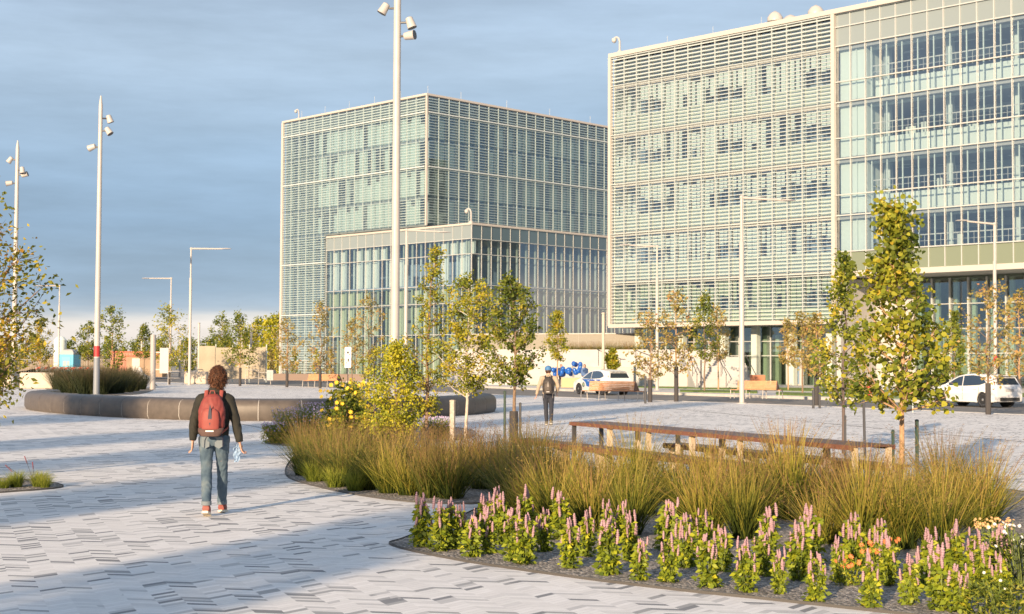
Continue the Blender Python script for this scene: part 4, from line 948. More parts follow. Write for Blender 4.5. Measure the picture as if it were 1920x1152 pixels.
# far tree belt: each tree its own
far_t = [(482, 190, 597, 665, 24, 'yg'), (505, 180, 590, 662, 22, 'yellow'), (522, 186, 588, 668, 22, 'yg'), (462, 215, 622, 668, 20, 'green'), (392, 220, 632, 668, 22, 'green'), (425, 225, 628, 668, 20, 'green'), (352, 230, 634, 668, 20, 'green'), (300, 235, 632, 668, 24, 'green'), (250, 235, 640, 668, 26, 'green'), (205, 230, 642, 668, 22, 'green'), (160, 235, 645, 668, 24, 'green'), (125, 225, 640, 668, 22, 'green'), (60, 230, 632, 668, 26, 'oak'), (15, 235, 636, 668, 26, 'oak'), (-30, 235, 630, 668, 26, 'oak')]
for k, (px, d, yt, yb, hw, lf) in enumerate(far_t):
    b = atd(px, d, -.2); tree('bushy tree of the distant tree belt behind the building site, %s from the right' % ORD[sorted([-q[0] for q in far_t]).index(-px)], b, yt, yb, hw*1.15, lf, .34, .7, 30, 6, 10, ROUND, 60+k, .14, M_bark, group='distant tree belt', spread=.3, name='distant_tree', cb=.6)
# small conical shrubs before far building
for q, (px, lf) in enumerate(((553, 'green'), (594, 'yellow'), (508, 'rust'), (620, 'rust'))):
    b = atd(px, 134); tree('low shrub at the foot of the far building, %s from the left' % ORD[[508, 553, 594, 620].index(px)], b, 655, 700, 9, lf, .16, .6, 16, 4, 10, COL, 90+q, .04, M_bark, group='shrubs at the foot of the far building', cat='shrub', name='shrub', cb=.1)
# ---------------------------------------------------------------- grasses
def grassmat(name, pts):
    m = bpy.data.materials.new(name); m.use_nodes = True; nt = m.node_tree; N = nt.nodes; L = nt.links
    out = N['Material Output']; b = N['Principled BSDF']; b.inputs['Roughness'].default_value = .6; b.inputs['Specular IOR Level'].default_value = .25
    a = N.new('ShaderNodeAttribute'); a.attribute_name = 'rnd'; oi = N.new('ShaderNodeObjectInfo')
    k = math1(N, L, 'MULTIPLY_ADD', oi.outputs['Random'], .36, -.18); k2 = math1(N, L, 'ADD', k, a.outputs['Fac'])
    cr = ramp(N, pts); L.new(k2, cr.inputs[0]); L.new(cr.outputs[0], b.inputs['Base Color'])
    t = N.new('ShaderNodeBsdfTranslucent'); L.new(cr.outputs[0], t.inputs[0]); mx = N.new('ShaderNodeMixShader'); mx.inputs[0].default_value = .3
    L.new(b.outputs[0], mx.inputs[1]); L.new(t.outputs[0], mx.inputs[2]); L.new(mx.outputs[0], out.inputs[0]); return m
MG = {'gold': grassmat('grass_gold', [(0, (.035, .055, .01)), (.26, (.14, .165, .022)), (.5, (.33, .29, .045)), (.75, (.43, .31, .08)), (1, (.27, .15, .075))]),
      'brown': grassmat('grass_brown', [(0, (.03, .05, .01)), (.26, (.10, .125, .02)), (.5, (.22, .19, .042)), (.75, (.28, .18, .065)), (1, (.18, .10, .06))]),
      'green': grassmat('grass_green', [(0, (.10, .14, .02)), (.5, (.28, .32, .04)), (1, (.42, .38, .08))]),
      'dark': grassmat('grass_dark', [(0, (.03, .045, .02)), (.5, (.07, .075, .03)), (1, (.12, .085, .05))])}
def blades(n, h, r0, spread, w_, rng, bend=.35, t0=0., t1=1., heads=0, hz=.1):
    k = 5; q = np.linspace(0, 1, k)[None, :, None]
    az = rng.uniform(0, 2*np.pi, n); rr = r0*np.sqrt(rng.random(n)); base = np.stack([np.cos(az)*rr, np.sin(az)*rr, np.zeros(n)], 1)
    a2 = az+rng.normal(size=n)*.9; sp = spread*(.15+.85*rng.random(n)**1.3)*h; H = h*rng.uniform(.55, 1.05, n)
    dirv = np.stack([np.cos(a2), np.sin(a2), np.zeros(n)], 1)
    P = base[:, None, :]+dirv[:, None, :]*(sp[:, None, None]*(q**1.0*(1-bend)+bend*q**2.6)); P[:, :, 2] += (H[:, None]*(q[0, :, 0][None, :]-.16*bend*q[0, :, 0][None, :]**3))
    side = unit(np.cross(dirv+rng.normal(size=(n, 3))*.5, np.array([0, 0, 1.0])))
    wid = w_*np.array([.8, 1, .9, .65, .12])[None, :, None]*rng.uniform(.6, 1.3, n)[:, None, None]
    V = np.stack([P-side[:, None, :]*wid/2, P+side[:, None, :]*wid/2], 2).reshape(-1, 3)
    o = (np.arange(n)*k*2)[:, None, None]; i = np.arange(k-1)[None, :, None]*2
    F_ = (o+i+np.array([0, 1, 3, 2])[None, None, :]).reshape(-1, 4)
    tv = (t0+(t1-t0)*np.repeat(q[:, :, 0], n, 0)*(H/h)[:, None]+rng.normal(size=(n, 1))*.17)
    rnd = np.repeat(tv[:, :, None], 2, 2).reshape(-1)
    out = [(V, F_, rnd)]
    if heads:
        sel = rng.choice(n, int(n*heads), replace=False); tip = P[sel, -1]; pre = P[sel, -2]; dd = unit(tip-pre); m = 9
        u = rng.uniform(-.05, 1, (len(sel), m)); pos = tip[:, None, :]-dd[:, None, :]*(u*hz)[:, :, None]+rng.normal(size=(len(sel), m, 3))*.006
        pos = pos.reshape(-1, 3); V2, F2, r2 = leaves(pos, .028, .22, rng, np.clip(rng.normal(.88, .1, len(pos)), 0, 1.2), -.4)
        out.append((V2, F2, r2))
    return out
def joinp(name, parts, m, parent):
    V = np.concatenate([p[0] for p in parts]); o = 0; Fs = []
    for p in parts: Fs.append(p[1]+o); o += len(p[0])
    return npmesh(name, V, np.concatenate(Fs), np.concatenate([p[2] for p in parts]), m, parent)
def make_clump(kind, seed, h, lab, r=.16):
    rng = np.random.default_rng(seed); t = thing('ornamental_grass', lab, 'ornamental grass', (0, 0, 0), 0, 'feathery ornamental grass clumps in the planting beds')
    if kind == 'low': joinp('blade', blades(420, .34, .10, .9, .006, rng, .5, 0, .75), MG['green'], t); return t
    if kind == 'dark': joinp('blade', blades(460, h, r*1.3, .7, .011, rng, .35, 0, 1, .3, .2), MG['dark'], t); return t
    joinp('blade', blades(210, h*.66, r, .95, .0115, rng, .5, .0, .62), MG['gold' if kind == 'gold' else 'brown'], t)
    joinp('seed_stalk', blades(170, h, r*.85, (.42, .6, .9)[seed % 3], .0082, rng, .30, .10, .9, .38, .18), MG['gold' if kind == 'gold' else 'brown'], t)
    return t
protos = {}
for k, (kind, h) in enumerate((('gold', 1.12), ('gold', .95), ('gold', 1.22), ('brown', 1.08), ('brown', .94), ('low', .34), ('dark', 1.0))):
    protos[k] = make_clump(kind, 40+k, h, 'grass')
used = set()
def place_clump(k, loc, rz, s, lab, group=None):
    if k not in used:
        used.add(k); o = protos[k]; o.location = loc; o.rotation_euler = (0, 0, rz); o.scale = (s, s, s) if not hasattr(s, '__len__') else s; o['label'] = lab
    else: o = dup(protos[k], loc, rz, s, lab)
    if group: o['group'] = group
    return o
rg = random.Random(77)
def row(spec, tag_, kinds, sc=(.85, 1.12), grp=None):
    spec = sorted(spec, key=lambda a: a[0])
    for q, (px, py) in enumerate(spec):
        s = rg.uniform(*sc); place_clump(rg.choice(kinds), G(px, py), rg.uniform(0, 6.28), (s*rg.uniform(.9, 1.25), s*rg.uniform(.9, 1.25), s), 'grass clump %s from the left %s' % (ORD[q], tag_), grp)
# left/middle bed
row([(575, 893), (612, 903), (650, 912), (690, 920), (728, 926), (766, 930), (806, 934), (846, 936)], 'in the front row of the middle bed', (3, 3, 4, 1), (.75, .9))
row([(590, 876), (628, 882), (668, 890), (706, 896), (744, 902), (784, 906), (826, 910), (868, 912), (906, 918), (945, 920)], 'in the second row of the middle bed', (3, 4, 4, 1), (.78, .92))
row([(568, 868), (640, 868), (700, 872), (760, 876), (820, 880), (874, 886), (918, 892), (960, 896), (1005, 898)], 'in the rear row of the middle bed', (3, 3, 4, 4), (.78, .95))
row([(630, 915), (590, 904), (665, 922)], 'among the low bright green tufts at the tip of the middle bed', (5,), (.9, 1.1), 'low green grass tufts')
# front bed
row([(985, 975), (1045, 990), (1110, 998), (1180, 1005), (1325, 1005), (1395, 1012), (1545, 1020), (1620, 1028), (1690, 1030), (1760, 1030)], 'in the front row of grasses behind the pink flower spikes', (0, 0, 1, 2), (.68, 1.0))
row([(955, 952), (1010, 958), (1070, 962), (1135, 966), (1205, 966), (1285, 968), (1350, 972), (1420, 975), (1490, 975), (1560, 980), (1632, 985), (1705, 985), (1775, 988), (1840, 990)], 'in the second row of grasses of the front bed', (0, 1, 2, 3), (.7, 1.05))
row([(1000, 935), (1060, 938), (1125, 940), (1190, 940), (1255, 940), (1330, 942), (1400, 945), (1470, 945), (1545, 948), (1620, 950), (1695, 952), (1770, 955), (1835, 955)], 'in the rear row of grasses of the front bed', (0, 1, 3, 4), (.7, 1.05))
# round bed (dark)
row([(112, 735), (126, 737), (142, 738), (158, 740), (172, 740), (192, 740), (206, 739), (222, 738), (238, 736), (252, 734), (264, 731), (120, 729), (136, 729), (152, 729), (168, 730), (184, 730), (200, 729), (216, 729), (232, 727), (248, 726), (108, 722), (92, 719), (82, 717)], 'in the dark round bed behind the stone bench', (6,), (1.25, 1.6), 'dark grasses in the round bed')
row([(-40, 912), (8, 917), (30, 915), (74, 914), (84, 916)], 'in the small bed at the left edge', (5,), (.5, .8), 'low green grass tufts')
# two nodding burnet like stems in the left bed
t = thing('flower_stem', 'thin leaning stems with small dark red flower heads in the small left bed', 'flower', G(66, 914))
mb = MB()
for a, h in ((-.16, .42), (-.05, .34), (-.42, .30)): mb.tube([(a*.0, 0, 0), (a*.5, 0, h*.55), (a, .02, h)], .003, 4)
mb.build('stem', M_steel, t)
for a, h in ((-.16, .42), (-.05, .34), (-.42, .30)):
    mb = MB()
    for k in range(7): mb.ball((a*(1-k*.035), .02, h-k*.014), .009, 4)
    mb.build('flower_head', mat('burnet_red', (.22, .05, .07), .8), t)
for q, px in enumerate(range(1058, 1200, 17)):
    b = atd(px, 126-.8*q, 2.5); place_clump(3, (b.x, b.y, 2.5), q, (1.6, 1.6, 1.1), 'grass clump %s from the left on the planted terrace' % ORD[q], 'dry grasses on the terrace')
# ---------------------------------------------------------------- pink spike flowers (giant hyssop)
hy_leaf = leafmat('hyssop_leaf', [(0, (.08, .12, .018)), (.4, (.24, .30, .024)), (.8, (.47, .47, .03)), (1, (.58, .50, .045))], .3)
def spike_mesh(seed):
    rng = np.random.default_rng(seed); n = 90; u = rng.random(n); a = rng.uniform(0, 6.28, n); r = .0068*np.sin(np.pi*np.clip(u*.92+.06, 0, 1))**.5
    P = np.stack([np.cos(a)*r, np.sin(a)*r, u*.085], 1); return leaves(P, .0105, .8, rng, np.clip(rng.normal(.5, .25, n), 0, 1), -.3, np.stack([np.cos(a), np.sin(a), a*0], 1))
sp_mesh = []
def spike_mesh(seed):
    rng = np.random.default_rng(seed); m, n = 15, 8; V = []; r_ = []
    for i in range(m):
        u = i/(m-1); rad = .0138*math.sin(math.pi*min(1, .12+u*.86))**.45*(1.0 if i % 2 else .72)
        for k in range(n): q = (k+.5*(i//2 % 2))/n*6.283; V.append((math.cos(q)*rad*rng.uniform(.75, 1.15)+.004*math.sin(seed+u*3), math.sin(q)*rad*rng.uniform(.75, 1.15), u*.092)); r_.append(np.clip((.75 if i % 2 else .25)+rng.normal()*.15, 0, 1))
    F_ = [(i*n+k, i*n+(k+1) % n, (i+1)*n+(k+1) % n, (i+1)*n+k) for i in range(m-1) for k in range(n)]
    return np.array(V), np.array(F_), np.array(r_)
for k in range(3):
    V, F_, r_ = spike_mesh(k); sp_mesh.append(npmesh('flower_spike', V, F_, r_, M_pinkf, False))
def make_hyssop(seed):
    rng = np.random.default_rng(seed); rr = random.Random(seed); H = .39
    t = thing('hyssop_plant', 'x', 'flower', (0, 0, 0), 0, 'pink spiked hyssop plants in the front bed')
    pts = []; tips = []; mb = MB()
    for k in range(13):
        a = rr.uniform(0, 6.28); r = rr.uniform(.005, .07); h = H*(1-.45*r/.07*rr.uniform(.6, 1.2)) if k else H; tip = np.array([math.cos(a)*r*1.2, math.sin(a)*r*1.2, h]); b0 = np.array([math.cos(a)*.015, math.sin(a)*.015, 0])
        mb.tube([tuple(b0), tuple(b0*.3+tip*.6), tuple(tip)], .0035, 4); tips.append(tip)
        for j in range(13): u = rr.random()**.9; pts.append(b0+(tip-b0)*u*.97+rng.normal(size=3)*.012)
    for j in range(230): a = rr.uniform(0, 6.28); u = rr.random(); r = .085*(1-.6*u**1.3)*math.sqrt(rr.random()); pts.append(np.array([math.cos(a)*r, math.sin(a)*r, +.02+u*H*.92]))
    P = np.array(pts); O = P.copy(); O[:, 2] = 0; O = unit(O)*.9
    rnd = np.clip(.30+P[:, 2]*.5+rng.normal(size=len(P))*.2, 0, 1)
    V, F_, r_ = leaves(P, .052, .62, rng, rnd, .5, O)
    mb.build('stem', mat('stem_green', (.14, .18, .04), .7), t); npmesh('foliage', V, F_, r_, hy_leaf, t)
    for tip in tips:
        o = link('flower_spike', rr.choice(sp_mesh), t); o.location = tip-np.array([0, 0, .02]); s = rr.uniform(.8, 1.15); o.scale = (s, s, s*rr.uniform(.9, 1.25)); o.rotation_euler = (rr.uniform(-.12, .12), rr.uniform(-.12, .12), rr.uniform(0, 6))
    return t
hy = [make_hyssop(k) for k in range(4)]; hused = set()
def hyrow(spec, desc, sc=(.76, 1.12)):
    spec = sorted(spec)
    for q, (px, py) in enumerate(spec):
        k = rg.randrange(4); s = rg.uniform(*sc); loc = G(px, py); rz = rg.uniform(0, 6.28); lab = 'pink spiked hyssop %s from the left %s' % (ORD[q], desc); S = (s*rg.uniform(.9, 1.15), s*rg.uniform(.9, 1.15), s)
        if k in hused: dup(hy[k], loc, rz, S, lab)
        else: hused.add(k); hy[k].location = loc; hy[k].rotation_euler = (0, 0, rz); hy[k].scale = S; hy[k]['label'] = lab
hyrow([(791, 1028), (826, 1036), (845, 1032), (884, 1046), (914, 1040), (962, 1053), (985, 1060), (1068, 1068), (1140, 1080), (1198, 1090), (1255, 1094), (1328, 1104), (1398, 1112), (1460, 1116), (1530, 1130), (1632, 1142), (1705, 1136), (1765, 1146), (1800, 1152)], 'in the front row along the paving edge')
hyrow([(862, 1018), (905, 1016), (940, 1022), (1020, 1036), (1100, 1046), (1180, 1054), (1285, 1066), (1355, 1074), (1428, 1082), (1500, 1090), (1572, 1092), (1665, 1100), (1740, 1106), (1840, 1120), (1880, 1135)], 'in the middle row of the front bed', (.78, 1.12))
hyrow([(930, 1000), (985, 1004), (1050, 1014), (1140, 1024), (1165, 1020), (1250, 1034), (1320, 1040), (1440, 1052), (1520, 1058), (1600, 1066), (1650, 1072), (1790, 1086), (1830, 1092), (1875, 1100)], 'in the rear row just before the grasses', (.95, 1.12))
# coneflowers, yarrow, white flowers at right
def flower_plant(name, lab, base, R_, h, leafm, fm, nf, fs, fname, seed, cat='flower', lsize=.05, nl=260, flat=False):
    rng = np.random.default_rng(seed); t = thing(name, lab, cat, base); a = rng.uniform(0, 6.28, nl); r = R_*np.sqrt(rng.random(nl)); z = rng.random(nl)*h*.8
    P = np.stack([np.cos(a)*r, np.sin(a)*r, z], 1); V, F_, q = leaves(P, lsize, .3, rng, np.clip(rng.normal(.45, .25, nl), 0, 1), -.5); npmesh('foliage', V, F_, q, leafm, t)
    rr = random.Random(seed); mb = MB()
    for k in range(nf):
        a = rr.uniform(0, 6.28); r = R_*math.sqrt(rr.random()); mb.tube([(math.cos(a)*r*.4, math.sin(a)*r*.4, 0), (math.cos(a)*r, math.sin(a)*r, h*rr.uniform(.75, 1))], .003, 4)
    mb.build('stem', mat('stem_green', (.14, .18, .04)), t)
    flower_heads(t, rr, nf*(3 if flat else 1), R_, h*.86 if flat else h*.6, h*1.03, fs, fm, fname); return t
flower_plant('coneflower', 'clump of orange red coneflowers at the front right of the bed', G(1650, 1092), .17, .36, hy_leaf, M_orf, 22, .024, 'blossom', 1)
flower_plant('coneflower', 'small orange coneflower low between two hyssops right of centre', G(1590, 1100), .10, .24, hy_leaf, M_orf, 10, .022, 'blossom', 2)
flower_plant('yarrow_plant', 'pale orange flat topped yarrow near the right edge', G(1865, 1085), .16, .48, hy_leaf, mat('yarrow_cream', (.60, .36, .16), .7), 22, .014, 'blossom', 3, flat=True)
flower_plant('white_flower_plant', 'grey green bush with tiny white flowers at the right edge', G(1925, 1105), .30, .50, LM['dark'], mat('petal_white', (.7, .7, .68), .7), 60, .018, 'blossom', 4, nl=900, lsize=.05)
flower_plant('leafy_perennial', 'low dark leafy perennial in the lower right corner', G(1880, 1160), .26, .30, LM['green'], mat('petal_white', (.7, .7, .68)), 6, .014, 'blossom', 5, nl=900)
for q, (px, py, r, h) in enumerate(((520, 832, .35, .45), (556, 832, .55, .75), (600, 830, .6, .85), (640, 836, .6, .8), (690, 836, .6, .8), (740, 832, .5, .7), (820, 824, .4, .5))):
    flower_plant('aster_bush', 'lilac flowering aster bush %s from the left behind the middle grasses' % ORD[q], G(px, py), r, h, LM['yg'], M_aster, 260, .018, 'blossom', 10+q, nl=1500, lsize=.055)['group'] = 'lilac aster bushes'
# ---------------------------------------------------------------- trees behind the viewpoint: their long shadows stripe the plaza
sdir = Vector((math.sin(R(SHAD)), math.cos(R(SHAD)), 0)); sn = Vector((math.cos(R(SHAD)), -math.sin(R(SHAD)), 0))
def bmat():
    return LM['green']
def shadow_tree(s, width, dist, h, z0, seed, lab, dens=1.0):
    p = sn*s-sdir*dist; rng = np.random.default_rng(seed)
    t = thing('poplar_tree', lab, 'tree', p, 0, 'poplars behind the viewpoint'); mb = MB(); mb.tube([(0, 0, 0), (0, 0, h*.9)], [.18, .04], 8); mb.build('trunk', M_bark, t, True)
    n = int(4200*dens*width*(h-z0)/30); z = z0+(h-z0)*rng.random(n); R0 = width/2*(1-.25*((z-z0)/(h-z0))**3); a = rng.uniform(0, 6.28, n); r = R0*np.sqrt(rng.random(n))
    P = np.stack([np.cos(a)*r, np.sin(a)*r, z], 1); V, F_, q = leaves(P, .28, .75, rng, np.clip(rng.normal(.5, .2, n), 0, 1)); npmesh('crown', V, F_, q, LM['green'], t)
shadow_tree(-6.9, 2.3, 26, 11.3, .2, 1, 'dense columnar poplar behind the viewpoint, nearest to the middle')
shadow_tree(-12.0, 2.9, 30, 12.4, .2, 2, 'tall columnar poplar behind the viewpoint, second of the row')
shadow_tree(-16.6, 2.2, 34, 24, .2, 3, 'slim columnar poplar behind the viewpoint, third of the row', .8)
shadow_tree(-20.9, 3.0, 34, 25, .2, 4, 'columnar poplar behind the viewpoint, fourth of the row')
shadow_tree(-29.5, 5.0, 34, 26, .2, 5, 'broad poplar behind the viewpoint, last of the row')
shadow_tree(-3.9, 1.0, 22, 6.0, .2, 6, 'small slim poplar behind the viewpoint at the right end', .7)
# ---------------------------------------------------------------- people
def bake(mb, name, m, parent, voxel=.01, sm=2, fn=None):
    me = bpy.data.meshes.new(name); me.from_pydata(mb.v, [], mb.f); bm = bmesh.new(); bm.from_mesh(me); bmesh.ops.recalc_face_normals(bm, faces=bm.faces[:]); bm.to_mesh(me); bm.free()
    o = bpy.data.objects.new(name, me); C.objects.link(o)
    a = o.modifiers.new('r', 'REMESH'); a.mode = 'VOXEL'; a.voxel_size = voxel; b = o.modifiers.new('s', 'SMOOTH'); b.iterations = sm; b.factor = .5
    dg = bpy.context.evaluated_depsgraph_get(); e = bpy.data.meshes.new_from_object(o.evaluated_get(dg)); bpy.data.objects.remove(o); bpy.data.meshes.remove(me)
    if fn:
        co = np.empty(len(e.vertices)*3); e.vertices.foreach_get('co', co); co = co.reshape(-1, 3); nn = np.empty(len(e.vertices)*3); e.vertices.foreach_get('normal', nn); co = fn(co, nn.reshape(-1, 3)); e.vertices.foreach_set('co', co.ravel())
    e.name = name; e.materials.clear(); e.materials.append(m); e.polygons.foreach_set('use_smooth', [True]*len(e.polygons)); e.update()
    return link(name, e, parent)
def wrinkle(amp, f):
    def g(co, nn):
        w_ = np.sin(co[:, 2]*f+3*np.sin(co[:, 0]*f*.6)+2*np.sin(co[:, 1]*f*.7))*np.sin(co[:, 0]*f*.8+co[:, 2]*f*.35+1.3)
        return co+nn*(w_*amp)[:, None]
    return g
def vtube(mb, pts, rr, n=14):           # vertical-ish elliptical loft: rr = (rx, ry) horizontally, closed ends
    vs = []; m = len(pts)
    for p, (a, b) in zip(pts, rr):
        for k in range(n): q = 2*math.pi*k/n; vs.append((p[0]+a*math.cos(q), p[1]+b*math.sin(q), p[2]))
    fs = [(i*n+k, i*n+(k+1) % n, (i+1)*n+(k+1) % n, (i+1)*n+k) for i in range(m-1) for k in range(n)]+[tuple(range(n)), tuple(range((m-1)*n, m*n))]
    mb.add(vs, fs)
SKIN = mat('skin', (.52, .29, .20), .55)
def hand(mb, wrist, d, side, curl=.35, k=1.0, grip=0):
    # d: direction of the palm; side: +1 thumb towards +x
    d = Vector(d).normalized(); fw = Vector((0, 1, 0)); fw = (fw-d*fw.dot(d)).normalized(); inn = d.cross(fw)*-side
    w_ = Vector(wrist); pc = w_+d*.05*k
    mb.tube([w_-d*.02, w_+d*.015, pc, w_+d*.095*k], [(.017, .023), (.014, .029), (.014, .038), (.012, .036)] if abs(fw.y) else .02, 10)
    for i, (off, L_) in enumerate(((-.029, .062), (-.010, .075), (.010, .078), (.028, .068))):
        p0 = w_+d*.088*k+fw*off; c = curl+.06*i+grip; q = p0; pts = [q]
        ang = 0
        for s, l in enumerate((.42, .32, .26)):
            ang += c*(1.0 if s else .7); v = (d*math.cos(ang)+inn*math.sin(ang)); q = q+v*L_*l; pts.append(q)
        mb.tube(pts, [.0095, .009, .008, .0065], 7)
    p0 = w_+d*.03+fw*.03; mb.tube([w_+d*.02+fw*.018, p0+fw*.018+d*.018, p0+fw*.026+d*.045+inn*.012], [.012, .0105, .008], 7)
def person(lab, base, rz, P, cols, hands=True, sc_=1.0):
    t = thing('person', lab, 'person', base, rz); t.scale = (sc_,)*3
    hipL, kneeL, ankL, toeL = [Vector(v) for v in P['L']]; hipR, kneeR, ankR, toeR = [Vector(v) for v in P['R']]
    shL, elL, wrL, hdL = [Vector(v) for v in P['AL']]; shR, elR, wrR, hdR = [Vector(v) for v in P['AR']]
    hc = Vector(P['head']); pel = (hipL+hipR)/2; neck = Vector(P['neck'])
    # body: one continuous surface
    mb = MB()
    vtube(mb, [(pel.x, pel.y, pel.z-.06), (pel.x, pel.y, pel.z+.04), (pel.x, pel.y, pel.z+.16), (neck.x*.7, pel.y+.0, pel.z+.34), (neck.x, neck.y, neck.z-.12), (neck.x, neck.y, neck.z-.03), (neck.x, neck.y, neck.z)], [(.12, .09), (.15, .10), (.12, .09), (.14, .10), (.165, .09), (.10, .06), (.06, .05)])
    mb.tube([neck-Vector((0, 0, .05)), neck+Vector((0, .0, .05)), hc-Vector((0, 0, .06))], [.055, .052, .055], 12)
    mb.ball(hc, .1, 10, (.76, .95, 1.16)); mb.ball(hc+Vector((0, .03, -.06)), .06, 8, (.85, 1, .9))     # skull, jaw
    fy = hc+Vector((0, .1, -.02)); mb.tube([fy+Vector((0, -.02, .03)), fy+Vector((0, .018, -.015))], [.008, .013], 7)   # nose
    mb.tube([hc+Vector((-.022, .088, -.065)), hc+Vector((0, .096, -.065)), hc+Vector((.022, .088, -.065))], .007, 6)      # mouth
    for s in (-1, 1): mb.ball(hc+Vector((s*.078, -.005, -.015)), .022, 6, (.4, .8, 1.3))                                # ears
    for h_, k_, a_, to in ((hipL, kneeL, ankL, toeL), (hipR, kneeR, ankR, toeR)):
        mb.tube([h_, h_*.5+k_*.5, k_, k_*.6+a_*.4, a_], [.085, .07, .052, .05, .036], 12); mb.tube([a_+Vector((0, -.03, -.02)), a_*.5+to*.5, to], [.035, .034, .025], 8)
    for s_, e_, w_, hd, side in ((shL, elL, wrL, hdL, 1), (shR, elR, wrR, hdR, -1)):
        mb.tube([s_, s_*.4+e_*.6, e_, e_*.5+w_*.5, w_], [.052, .045, .038, .034, .026], 10); hand(mb, w_, hd, side, P.get('curl', .4))
    bake(mb, 'body', SKIN, t, .0075, 1)
    # trousers
    mb = MB(); vtube(mb, [(pel.x, pel.y, pel.z-.08), (pel.x, pel.y-.01, pel.z-.02), (pel.x, pel.y-.005, pel.z+.08), (pel.x, pel.y, pel.z+.17)], [(.13, .10), (.168, .125), (.158, .115), (.14, .10)])
    for h_, k_, a_ in ((hipL, kneeL, ankL), (hipR, kneeR, ankR)):
        c_ = a_+Vector((0, -.01, .01)); mb.tube([h_+Vector((0, 0, .02)), h_*.75+k_*.25, h_*.4+k_*.6, k_, k_*.55+a_*.45, c_+(k_-a_)*.08, c_], [.096, .088, .070, .062, .060, .052, .054], 14)
    tr = bake(mb, 'trousers', cols['trousers'], t, .010, 1, wrinkle(.0035, 60))
    if 'cuff' in cols:
        for a_, k_ in ((ankL, kneeL), (ankR, kneeR)): mb = MB(); mb.tube([a_+Vector((0, -.01, .0)), a_+Vector((0, -.01, .045))], .058, 16); mb.build('cuff', cols['cuff'], tr, True)
        for x in (-.075, .075): mb = MB(); T = Matrix.Translation((pel.x+x, pel.y-.119, pel.z-.035)); mb.prism([(-.045, -.05), (0, -.075), (.045, -.05), (.045, .055), (-.045, .055)], 0, .006, T @ Matrix.Rotation(R(90), 4, 'X')); mb.build('back_pocket', cols['cuff'], tr)
    # shoes
    for a_, to in ((ankL, toeL), (ankR, toeR)):
        dv = (to-a_); dv = Vector((dv.x, dv.y, dv.z)).normalized(); hl = a_-Vector((0, .05, .035))
        mb = MB(); mb.tube([hl, hl*.5+to*.5+Vector((0, 0, .022)), to*.8+hl*.2+Vector((0, 0, .01)), to+dv*.03], [(.042, .042), (.046, .046), (.046, .036), (.03, .024)], 12); mb.tube([a_+Vector((0, -.01, .03)), hl+Vector((0, .03, .03))], .046, 10)
        sh = bake(mb, 'shoe', cols['shoe'], t, .008, 1)
        mb = MB(); hb = hl-Vector((0, 0, .036)); tb = to+dv*.04-Vector((0, 0, .02)); T = None; vs = []
        for y_, w_ in ((0, .030), (.12, .042), (.35, .036), (.7, .046), (.92, .036), (1, .018)):
            c = hb*(1-y_)+tb*y_-Vector((0, 0, .0)); c = c+Vector((0, -.03*(1-y_), 0)); vs += [c+Vector((-w_, 0, -.012)), c+Vector((w_, 0, -.012)), c+Vector((w_, 0, .014)), c+Vector((-w_, 0, .014))]
        mb.add(vs, [(i*4+j, i*4+(j+1) % 4, (i+1)*4+(j+1) % 4, (i+1)*4+j) for i in range(5) for j in range(4)]+[(0, 1, 2, 3), (23, 22, 21, 20)]); mb.build('sole', cols['sole'], sh)
    # jacket
    mb = MB(); z0 = pel.z+.045
    vtube(mb, [(pel.x, pel.y, z0-.02), (pel.x, pel.y, z0), (pel.x, pel.y, z0+.1), (neck.x*.6, neck.y*.5+pel.y*.5, z0+.26), (neck.x, neck.y, neck.z-.17), (neck.x, neck.y, neck.z-.08), (neck.x, neck.y, neck.z-.02), (neck.x, neck.y, neck.z+.02)], [(.163, .122), (.172, .13), (.168, .128), (.18, .13), (.185, .12), (.145, .095), (.09, .075), (.072, .068)], 18)
    for s_, e_, w_ in ((shL, elL, wrL), (shR, elR, wrR)):
        mb.tube([s_*.5+neck*.5-Vector((0, 0, .05)), s_*.8+neck*.2-Vector((0, 0, .02)), s_+Vector((0, 0, -.02)), s_*.75+e_*.25, s_*.4+e_*.6, e_, e_*.5+w_*.5, w_*.94+e_*.06, w_], [.06, .072, .075, .068, .060, .055, .050, .043, .043], 16); mb.ball(s_+Vector((0, 0, -.015)), .076, 8)
    bake(mb, 'jacket', cols['jacket'], t, .010, 2, wrinkle(.004, 48))
    return t, hc, neck, pel
